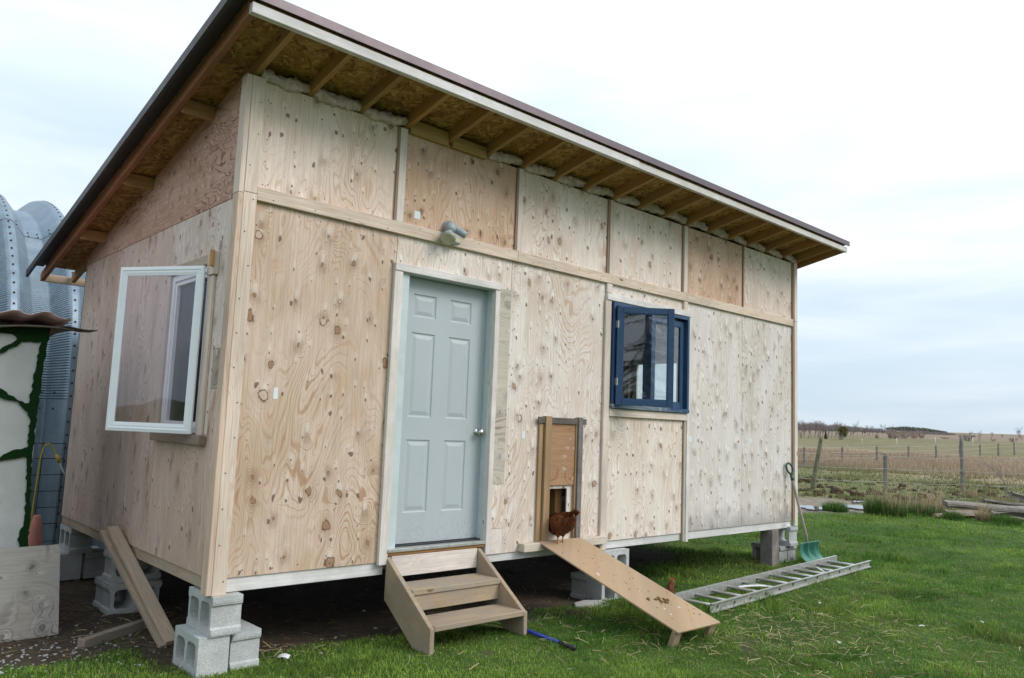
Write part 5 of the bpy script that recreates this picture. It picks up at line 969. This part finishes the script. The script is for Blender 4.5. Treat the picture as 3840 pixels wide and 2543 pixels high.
for k in range(-7, 5):
    x0 = XC0+k*PER-.6
    archpanel(x0, 0, i_lo, .004, 0.0); archpanel(x0, i_lo-1, i_hi, 0.0, 1.0); archpanel(x0, i_hi-1, 180-i_hi, .005, 0.0); archpanel(x0, 180-i_hi, 180, 0.0, 1.0)
    if k < -4 or k > 3: continue
    mb = MB()
    def bolt(x, y, z, ny, nz, r=.013):
        n_ = Vector((0, ny, nz)); a_ = Vector((1, 0, 0)); c_ = n_.cross(a_); b_ = Vector((x, y, z)); mb.add([tuple(b_+a_*r*math.cos(t)+c_*r*math.sin(t)) for t in [j*math.pi/3 for j in range(6)]]+[tuple(b_+n_*.008+(a_*math.cos(t)+c_*math.sin(t))*r*.7) for t in [j*math.pi/3 for j in range(6)]], [tuple(range(6, 12))]+[(j, (j+1) % 6, 6+(j+1) % 6, 6+j) for j in range(6)])
    s_ = .35
    while s_ < 7.4:
        y, z, ny, nz = [np.interp(s_, tq, q) for q in (prof_[:, 0], prof_[:, 1], nr[:, 0], nr[:, 1])]; bolt(x0, y+ny*.005, z+nz*.005, ny, nz); s_ += .142
    for ii, o_ in ((i_lo, -.10), (i_lo, .085), (i_hi, .03), (i_hi, -.06)):
        for dx, dp in ((.10, -.065), (.25, -.195), (.35, -.195), (.46, -.11)):
            s_ = tq[ii]+o_; y, z, ny, nz = [np.interp(s_, tq, q) for q in (prof_[:, 0], prof_[:, 1], nr[:, 0], nr[:, 1])]; bolt(x0+dx, y+ny*(dp+.006), z+nz*(dp+.006), ny, nz, .011)
    o = mb.build('bolts', M['rust'], qb); o['kind'] = 'stuff'
for x0 in (XC0-.6-7*PER, XC0-.6+5*PER): MB().prism([tuple(p) for p in prof_[::6]], 0, x0-.01, x0+.01).build('end_sheet', M['galv'], qb)
# ------------------------------------------------------------------ fences
z8 = zoom([2840, 1500, 3840, 2300], 1960)
def postmesh(h, r, seed, lean=0.0, square=False):
    mb = MB(); R_ = random.Random(seed); rings = []; n = 8; sh_ = [1+R_.uniform(-.12, .12) for _ in range(n)]
    for i, u in enumerate((0, .15, .4, .7, .93, 1.0)):
        rr_ = r*(1.12-.2*u)*(1 if u < .99 else .88); cx, cy = lean*h*u+R_.uniform(-.006, .006), R_.uniform(-.006, .006)
        rings.append([(cx+rr_*sh_[k]*math.cos(k*2*math.pi/n), cy+rr_*sh_[k]*math.sin(k*2*math.pi/n), h*u-.15*(i == 0)) for k in range(n)])
    return mb.loft(rings)
def fence(name, label, specs, wires, post_r, wire_r, matn):
    f = tag(empty(name, (0, 0, 0)), label, 'fence'); tops = []
    for i, (p, h, lean, show) in enumerate(specs):
        p = np.asarray(p); d = p-CAM; yaw_ = -math.atan2(d[0], d[1])
        if show:
            o = postmesh(h, post_r*show, i*3+1, lean).build('post', M[matn], f, smooth=True, mw=Matrix.Translation(p) @ Matrix.Rotation(yaw_, 4, 'Z'), color=(.62, .62, .63)); o.data.transform(Matrix.Rotation(0, 4, 'Z'))
        tops.append((p, yaw_, lean))
    for k, wh in enumerate(wires):
        for i in range(len(tops)-1):
            a, b = tops[i], tops[i+1]; q0 = Vector(a[0])+Vector((0, 0, wh)); q1 = Vector(b[0])+Vector((0, 0, wh)); off = Vector((CAM[0]-q0.x, CAM[1]-q0.y, 0)).normalized()*post_r*1.05
            pts_ = [q0.lerp(q1, t)+off-Vector((0, 0, .035*4*t*(1-t))) for t in np.linspace(0, 1, 7)]; MB().tube(pts_, wire_r, 5).build('fence_rope', M['rope'], f, smooth=True)
            if specs[i][3]: MB().tube([pts_[0]-off*.6, pts_[0]+off*.35], [post_r*.38, post_r*.3], 7).build('insulator', M['rope'], f)
    return f
def mid(a, b, t): q = np.asarray(a)+(np.asarray(b)-np.asarray(a))*t; return np.array((q[0], q[1], gz(q[0], q[1])))
pB, pC = gp(2048.5, 1134), gp(2226, 1140); pZ = mid(pB, pC, -1.25); pZ2 = mid(pB, pC, -2.4); pD = mid(pB, pC, 2.0); pE = mid(pB, pC, 3.0)
fence('paddock_fence', 'rope fence on grey wooden posts along the mud beyond the lawn', [(pZ2, 1.2, 0, 1), (pZ, 1.2, 0, 1), (pB, 1.18, 0, 1.15), (pC, 1.80, .0, .85), (pD, 1.3, 0, 1), (pE, 1.3, 0, 1)], (.28, .70, 1.10), .060, .006, 'lum_old')
pA = gp(1878, 1131); dd = pA-CAM
o = postmesh(1.62, .068, 77, .17).build('leaning_post', M['lum_old'], None, smooth=True, mw=Matrix.Translation(pA) @ Matrix.Rotation(-math.atan2(dd[0], dd[1]), 4, 'Z'), color=(.55, .58, .40)); tag(o, 'mossy old fence post leaning sideways at the pasture edge', 'fence post')
far = [(345, 490), (625, 478), (880, 468), (1112, 458), (1315, 448), (1490, 438), (1638, 427), (1773, 415), (1890, 405)]; fp = [gp(*z8(q)) for q in far]
fp = [mid(fp[0], fp[1], -1.0)]+fp+[mid(fp[-2], fp[-1], 2.0)]
fence('pasture_fence', 'long thin-roped post fence across the tan pasture', [(p, 1.14, 0, 1) for p in fp], (.42, .78, 1.09), .068, .010, 'lum_old')
GP_ = 'white stakes in the green field'
for q, hpx in (((771, 315), 24), ((1026, 348), 62), ((1308, 330), 48), ((1584, 352), 66), ((1893, 330), 45)):
    p = gp(*z8(q)); dist = np.linalg.norm(p-CAM); h = hpx*.3146*dist/FPX; o = MB().tube([(0, 0, -.1), (0, 0, h*.5), (.01, 0, h)], [.035, .035, .03], 6).build('white_stake', M['white_post'], None, smooth=True, mw=Matrix.Translation(p)); tag(o, 'slim white stake standing in the far green field', 'stake', GP_)
for (a, b, zt, lb) in (((1022, 275), (1055, 275), 262, 'short wooden rail on two posts in front of the brown shrubs'), ((1565, 305), (1630, 303), 288, 'long low wooden rail on two posts on the open far field')):
    p, q = gp(*z8(a)), gp(*z8(b)); dist = np.linalg.norm(p-CAM); h = max((a[1]-zt)*.3146*dist/FPX, 1.0); r_ = tag(empty('hitching_rail', (0, 0, 0)), lb, 'rail', 'far rails')
    q = p+(q-p)/np.linalg.norm(q-p)*min(np.linalg.norm(q-p), 9.0)
    for s in (p, q): MB().tube([s-np.array((0, 0, .2)), s+np.array((0, 0, h))], .07, 6).build('post', M['lum_old'], r_)
    MB().tube([p+np.array((0, 0, h*.9)), q+np.array((0, 0, h*.9))], .08, 6).build('rail', M['lum_old'], r_)
# ------------------------------------------------------------------ heap of split rails at the lawn's edge
zg_ = zoom([3200, 1750, 3840, 2100], 2368)
def log(p0, p1, r0, r1, seed, label, tint):
    p0, p1 = Vector(p0), Vector(p1); m, L = frame(p0, p1); R_ = random.Random(seed); n = 10; base = [R_.uniform(.45, 1.2) for _ in range(n)]; rings = []
    for i in range(15):
        u = i/14; r = r0+(r1-r0)*u; rings.append([(L*u+R_.uniform(-.02, .02), r*1.15*base[k]*(1+.16*mnoise.noise((u*5+seed, k*1.7, 0)))*math.cos(k*2*math.pi/n)+.03*math.sin(u*4+seed), r*.85*base[k]*(1+.16*mnoise.noise((u*5+seed, k*1.7, 4)))*math.sin(k*2*math.pi/n)+.02*math.sin(u*5+seed)) for k in range(n)])
    return tag(MB().loft(rings).build('split_rail', M['lum_old'], None, mw=m, color=tint), label, 'log', 'old split rails heaped at the lawn edge')
g0_ = gp(*zg_((1480, 712))); dist0 = np.linalg.norm(g0_-CAM); pxm = FPX/dist0
def lp(px, py, up): b = gp(*zg_((px, py))); return (b[0], b[1], b[2]+up)
log(lp(1290, 705, .26), lp(2520, 735, .20), .09, .10, 1, 'thick grey split rail with a broken end, top of the heap', (.66, .63, .60))
log(lp(1800, 700, .34), lp(2520, 700, .26), .055, .06, 2, 'thin dark split rail lying over the thick grey one', (.5, .48, .46))
log(lp(2190, 690, .48), lp(2620, 690, .33), .085, .10, 3, 'short grey rail sticking up out of the heap', (.55, .52, .49))
log(lp(1260, 715, .14), lp(2000, 720, .09), .085, .09, 4, 'brown rotting rail half sunk in grass under the heap', (.72, .62, .52)); log(lp(1100, 712, .05), lp(1680, 722, .05), .06, .07, 5, 'crumbling brown rail at the bottom of the heap', (.75, .6, .46)); log(lp(1900, 728, .13), lp(2600, 735, .12), .095, .10, 6, 'low shaded rail under the thick grey one', (.6, .55, .5)); log(lp(2150, 770, .05), lp(2600, 775, .05), .05, .06, 7, 'half-buried board edge in front of the heap', (.6, .5, .42))
# ------------------------------------------------------------------ tussocks
def tussock(name, p, label, ng, nd, hg, hd, rad, group, bendy=.5):
    nd = int(nd*.38); n = ng+nd; a = rng.uniform(0, 6.28, n); q = .62*rad*np.sqrt(rng.random(n)); dx, dy = q*np.cos(a), q*np.sin(a); h = np.concatenate([hg*.72*rng.uniform(.4, 1.15, ng)*(1-.5*(q[:ng]/rad)**2), hd*.8*rng.uniform(.2, 1.1, nd)**1.2]); wd_ = np.concatenate([rng.uniform(.008, .014, ng), rng.uniform(.006, .011, nd)])
    c = np.concatenate([np.array([[.075, .15, .03]])*rng.uniform(.6, 1.4, (ng, 1)), np.array([[.46, .36, .22]])*rng.uniform(.55, 1.2, (nd, 1))]); o = blades(name, p[0]+dx, p[1]+dy, h, wd_, c, lean=bendy); return tag(o, label, 'tussock', group)
TG = 'tussocks along the edge of the lawn'
tussock('grass_tussock', gp(2030, 1190), 'dense green tussock with tall dry stems beside the puddle', 1100, 170, .50, 1.05, .42, TG); tussock('grass_tussock', gp(2062, 1193), 'green and tan tussock at the foot of the squat fence post', 900, 330, .42, 1.15, .48, TG); tussock('grass_tussock', gp(2135, 1192), 'tussock of tall pale dry stems between fence post and log heap', 700, 330, .38, 1.25, .55, TG)
tussock('grass_tussock', gp(1932, 1182), 'bright yellow-green tuft at the edge of the puddle', 700, 20, .30, .5, .40, TG); tussock('grass_tussock', gp(2170, 1190), 'low tan tuft against the broken end of the top rail', 250, 260, .28, .9, .35, TG); tussock('grass_tussock', gp(2272, 1206), 'arching straw-coloured tuft hanging over the rail heap', 60, 420, .3, .62, .20, TG, .9); tussock('grass_tussock', gp(2205, 1202), 'short deep-green tuft in front of the rail heap', 600, 20, .26, .3, .30, TG); tussock('grass_tussock', gp(2327, 1212), 'wide deep-green tuft in front of the half-buried board', 900, 30, .27, .35, .42, TG); tussock('grass_tussock', gp(2330, 1172), 'thin dry stems standing behind the rail heap', 40, 160, .3, 1.0, .7, TG); tussock('grass_tussock', gp(2240, 1150), 'reddish dry tuft at the foot of the tall fence post', 60, 420, .2, .55, .42, TG)
# ------------------------------------------------------------------ bare shrubs and trees
def bare(h, seed, spread=.5, levels=4, r0=None, fork=3, trunk=.3):
    R_ = random.Random(seed); mb = MB(); r0 = r0 or h*.018; tips = []
    def grow(p, d, L, r, lv):
        pts_ = [p]; dd_ = d.copy()
        for i in range(3):
            dd_ = (dd_+Vector((R_.uniform(-1, 1), R_.uniform(-1, 1), R_.uniform(-.3, .7)))*.16).normalized(); pts_.append(pts_[-1]+dd_*L/3)
        mb.tube(pts_, [r, r*.85, r*.7, r*.5], 4 if lv < 2 else 3, cap=False)
        if lv >= levels: return
        for i in range(fork+(lv > 0)*R_.randint(0, 1)):
            t = R_.choice((1, 2, 3, 3)); nd_ = (dd_+Vector((R_.uniform(-1, 1), R_.uniform(-1, 1), R_.uniform(-.15, .8)))*spread).normalized(); grow(pts_[t], nd_, L*R_.uniform(.55, .8), r*.55, lv+1)
    grow(Vector((0, 0, -.1)), Vector((R_.uniform(-.08, .08), R_.uniform(-.08, .08), 1)), h*trunk, r0, 0)
    return mb
def colorize(me, c, var=.25, seed=0):
    n = len(me.vertices); r_ = np.random.default_rng(seed); a = me.attributes.new('col', 'FLOAT_COLOR', 'POINT'); q = np.ones((n, 4), np.float32); q[:, :3] = np.array(c)*(1+r_.uniform(-var, var, (n, 1))); a.data.foreach_set('color', q.ravel())
TREES = []
def tree_proto(seed, spread, levels, fork, c, trunk=.30, r0=.0165):
    mb = bare(1.0, seed, spread, levels, r0, fork, trunk); co = np.array(mb.v); s = 1/co[:, 2].max(); mb.v = [tuple(q*s) for q in co]; me = mb.mesh('bare_tree'); colorize(me, c, .3, seed); me.materials.append(M['bark']); return me
protos = [tree_proto(3, .62, 5, 3, (.23, .195, .185)), tree_proto(8, .5, 5, 3, (.22, .195, .19), .35), tree_proto(15, .8, 5, 3, (.23, .19, .175), .22), tree_proto(21, .42, 5, 3, (.22, .195, .195), .4)]  # far trees: bark paled in its colour to stand in for haze
bush = [tree_proto(41, .8, 4, 3, (.24, .20, .17), .2, .007)] + [tree_proto(31, 1.1, 5, 4, (.31, .245, .205), .10, .009), tree_proto(37, 1.3, 5, 4, (.33, .26, .22), .09, .009)]
def place(kind, px, py_base, py_top, label, group, name='bare_tree', wide=1.0, seed=0):
    p = gp(px, py_base); dist = np.linalg.norm((p-CAM)); h = (py_base-py_top)*dist/FPX; rt_ = tag(empty(name, p, seed*2.1), label, 'tree' if name == 'bare_tree' else 'shrub', group)
    me = (protos if name == 'bare_tree' else bush)[kind]; o = link('branches', me, None, rt_); o.scale = (h*wide, h*wide, h); return rt_
TF = 'bare trees along the far rise'
z8t = lambda x, y: z8((x, y))
spec = [(330, 278, 160, 1, 1.0), (372, 282, 175, 0, 1.0), (425, 276, 148, 2, 1.1), (462, 280, 155, 0, 1.1), (500, 278, 180, 1, 1.0), (545, 282, 190, 3, 1.0), (590, 272, 158, 2, 1.2), (655, 270, 168, 3, 1.0), (705, 272, 192, 2, 1.2), (737, 272, 150, 3, .9), (795, 268, 188, 2, 1.3), (850, 264, 194, 0, 1.0), (925, 252, 180, 0, 1.1), (988, 250, 184, 2, 1.0), (1165, 246, 200, 2, 1.0), (1645, 296, 226, 3, 1.1), (1718, 282, 238, 0, 1.3), (1797, 284, 250, 2, 1.2), (1950, 290, 205, 1, 1.3), (315, 280, 150, 0, 1.2), (345, 276, 152, 2, 1.2), (398, 279, 165, 3, 1.1), (442, 276, 150, 0, 1.2), (480, 274, 160, 2, 1.2), (522, 276, 176, 0, 1.2), (568, 274, 172, 1, 1.2), (608, 272, 165, 0, 1.2), (635, 270, 178, 2, 1.3), (680, 268, 192, 1, 1.3), (770, 266, 196, 2, 1.4), (822, 264, 190, 0, 1.4), (885, 260, 205, 2, 1.4), (955, 254, 205, 0, 1.4)]
labs = ['bare grey tree on the wooded rise beyond the pasture', 'bare spreading tree standing on the skyline of the far field']
for i, (x_, yb, yt, k, wd_) in enumerate(spec):
    a = z8t(x_, yb); place(k, a[0], a[1], z8t(x_, yt)[1], labs[0] if i < 14 or i > 18 else labs[1], TF if i < 14 or i > 18 else 'bare trees on the far skyline', wide=wd_, seed=i)
SF = 'bare brown shrubs at the field edge'
for i, (x_, yb, yt, k, wd_) in enumerate([(980, 285, 214, 0, 1.3), (1035, 284, 210, 1, 1.3), (1090, 284, 222, 0, 1.4), (1150, 282, 226, 1, 1.3), (1200, 282, 230, 0, 1.4), (1540, 300, 232, 1, 1.2), (880, 284, 240, 0, 1.4), (1385, 290, 268, 1, 1.6), (1735, 303, 280, 0, 2.0), (1880, 306, 272, 1, 1.8), (610, 292, 250, 0, 1.4)]):
    a = z8t(x_, yb); place(k+1, a[0], a[1], z8t(x_, yt)[1], 'bare reddish-brown shrub at the edge of the far field', SF, 'bare_shrub', wd_*.8, i)
a = z8t(1890, 742); place(0, 2336, 1158, 1072, 'bare twiggy shrub growing behind the heap of split rails', None, 'bare_shrub', .85, 3)
# wood on the rise: a mass of thin trunks and twigs
n = 15000; px_ = rng.uniform(1835, 2210, n); yb_ = np.interp(px_, [1835, 2000, 2100, 2160, 2210], [1011, 1006, 1001, 1001, 1003]); top_ = np.interp(px_, [1835, 1900, 2000, 2090, 2160, 2210], [983, 985, 993, 991, 995, 1002])
dist_ = rng.uniform(230, 330, n); dirs = fw[None]+cr[None]*((px_-PW/2)/FPX)[:, None]-cu[None]*((yb_-PH/2)/FPX)[:, None]; hor = dirs[:, :2]/np.linalg.norm(dirs[:, :2], axis=1)[:, None]
x = CAM[0]+hor[:, 0]*dist_; y = CAM[1]+hor[:, 1]*dist_; h = (yb_-top_)*dist_/FPX*rng.uniform(.25, .75, n)*(.40+.70*vnoise(px_/9, dist_/40, 4))
tag(blades('far_wood', x, y, h, rng.uniform(.07, .20, n), np.array([[.20, .175, .17]])*rng.uniform(.6, 1.35, (n, 1)), lean=.55, mat='bark'), 'leafless grey wood covering the far rise', 'wood', kind='stuff')
n = 2500; px_ = rng.uniform(2050, 2190, n); dist_ = rng.uniform(380, 420, n); yb_ = np.full(n, 1001.0); dirs = fw[None]+cr[None]*((px_-PW/2)/FPX)[:, None]-cu[None]*((yb_-PH/2)/FPX)[:, None]; hor = dirs[:, :2]/np.linalg.norm(dirs[:, :2], axis=1)[:, None]
tag(blades('far_scrub', CAM[0]+hor[:, 0]*dist_, CAM[1]+hor[:, 1]*dist_, np.interp(px_, [2050, 2090, 2140, 2190], [1.4, 2.2, 1.8, .4])*rng.uniform(.4, 1.1, n), rng.uniform(.3, .7, n), np.array([[.14, .15, .11]])*rng.uniform(.6, 1.3, (n, 1)), lean=.4, mat='bark'), 'dark scrub along the crest of the far hill', 'scrub', kind='stuff')
# leafy evergreens: leaf-sized faces through the volume of the crown
def leafcloud(n, shape, size, c, seed):
    r_ = np.random.default_rng(seed); P_ = shape(n, r_); a = r_.normal(size=(n, 3)); a /= np.linalg.norm(a, axis=1)[:, None]; b = np.cross(a, r_.normal(size=(n, 3))); b /= np.linalg.norm(b, axis=1)[:, None]; s = size*r_.uniform(.6, 1.4, (n, 1))
    V = np.stack([P_-a*s, P_+b*s*.45, P_+a*s, P_-b*s*.45], 1); cc = np.array(c)[None]*r_.uniform(.55, 1.45, (n, 1)); return fastmesh('crown', V.reshape(-1, 3), np.arange(n*4).reshape(n, 4), None, np.repeat(cc[:, None], 4, 1).reshape(-1, 3))
def conebush(n, r_):
    u = r_.random(n)**.8; th = r_.uniform(0, 6.28, n); R0 = .36*np.sin(np.pi*(u*.86+.08))**.6*(1+.25*np.sin(th*4+u*9)); q = R0*np.sqrt(r_.uniform(.15, 1, n)); return np.stack([q*np.cos(th), q*np.sin(th), .12+u*.9], -1)
p = gp(*z8t(630, 286)); hB = (286-206)*.3146*np.linalg.norm(p-CAM)/FPX; ce = tag(empty('cedar_bush', p), 'round yellow-green cedar bush alone before the far wood', 'bush'); ce.scale = (hB*1.05, hB*1.05, hB)
link('crown', leafcloud(3000, conebush, .035, (.115, .115, .028), 5), M['leafcol'], ce); MB().tube([(0, 0, -.05), (0, 0, .5)], [.035, .02], 7).build('trunk', M['lum_old'], ce)
p = gp(*z8t(502, 290)); ce2 = tag(empty('small_conifer', p), 'tiny dark conifer at the foot of the far wood', 'conifer'); hC = (290-228)*.3146*np.linalg.norm(p-CAM)/FPX; ce2.scale = (hC*.7, hC*.7, hC)
link('crown', leafcloud(900, lambda n, r_: (lambda u, th: np.stack([(1-u)*.3*np.cos(th)*np.sqrt(r_.random(n)), (1-u)*.3*np.sin(th)*np.sqrt(r_.random(n)), .08+u*.92], -1))(r_.random(n)**1.3, r_.uniform(0, 6.28, n)), .05, (.045, .06, .03), 6), M['leafcol'], ce2); MB().tube([(0, 0, -.05), (0, 0, .6)], [.03, .015], 6).build('trunk', M['lum_old'], ce2)
# ------------------------------------------------------------------ spruces behind the viewer: they show in the window panes
def spruce(loc, h, seed, label):
    R_ = random.Random(seed); rt_ = tag(empty('spruce_tree', loc), label, 'tree', 'spruces mirrored in the panes'); MB().tube([(0, 0, -.2), (0, 0, h*.5), (0, 0, h*.97)], [h*.02, h*.012, .02], 8).build('trunk', M['lum_old'], rt_); V = []; C_ = []
    r_ = np.random.default_rng(seed)
    for i in range(int(h*30)):
        u = r_.uniform(.06, 1); L = (1-u)*h*.25*r_.uniform(.7, 1.1)+.15; a = r_.uniform(0, 6.28); nseg = max(int(L*16), 6); t = np.linspace(.08, 1, nseg); bx, by, bz = np.cos(a)*L*t, np.sin(a)*L*t, u*h-L*(.15*t+.30*t*t)*r_.uniform(.3, 1.6)+.15*L*t**4
        for k in range(nseg):
            for s in (-1, 1):
                w_ = (.34*(1-.6*t[k])*min(L, 1.4)*.7)*r_.uniform(.5, 1.1); dv_ = np.array((np.cos(a)*.55-np.sin(a)*s, np.sin(a)*.55+np.cos(a)*s, -.95+r_.uniform(-.6, .5))); dv_ /= np.linalg.norm(dv_); p_ = np.array((bx[k], by[k], bz[k])); tw = np.array((np.cos(a), np.sin(a), r_.uniform(-.3, .3)))*.013
                V += [p_-tw, p_+tw, p_+dv_*w_+tw*.3, p_+dv_*w_-tw*.3]; C_ += [np.array((.035, .055, .03))*r_.uniform(.5, 1.5)]*4
    V = np.array(V); n = len(V)//4; link('crown', fastmesh('crown', V, np.arange(n*4).reshape(n, 4), None, np.array(C_)), M['leafcol'], rt_); return rt_
spruce((-4.3, -17.5, -.05), 11.0, 4, 'tall dark spruce whose reflection shows in the blue window'); spruce((-9.6, -14.5, -.05), 9.0, 9, 'smaller spruce standing beside the tall one behind the yard')
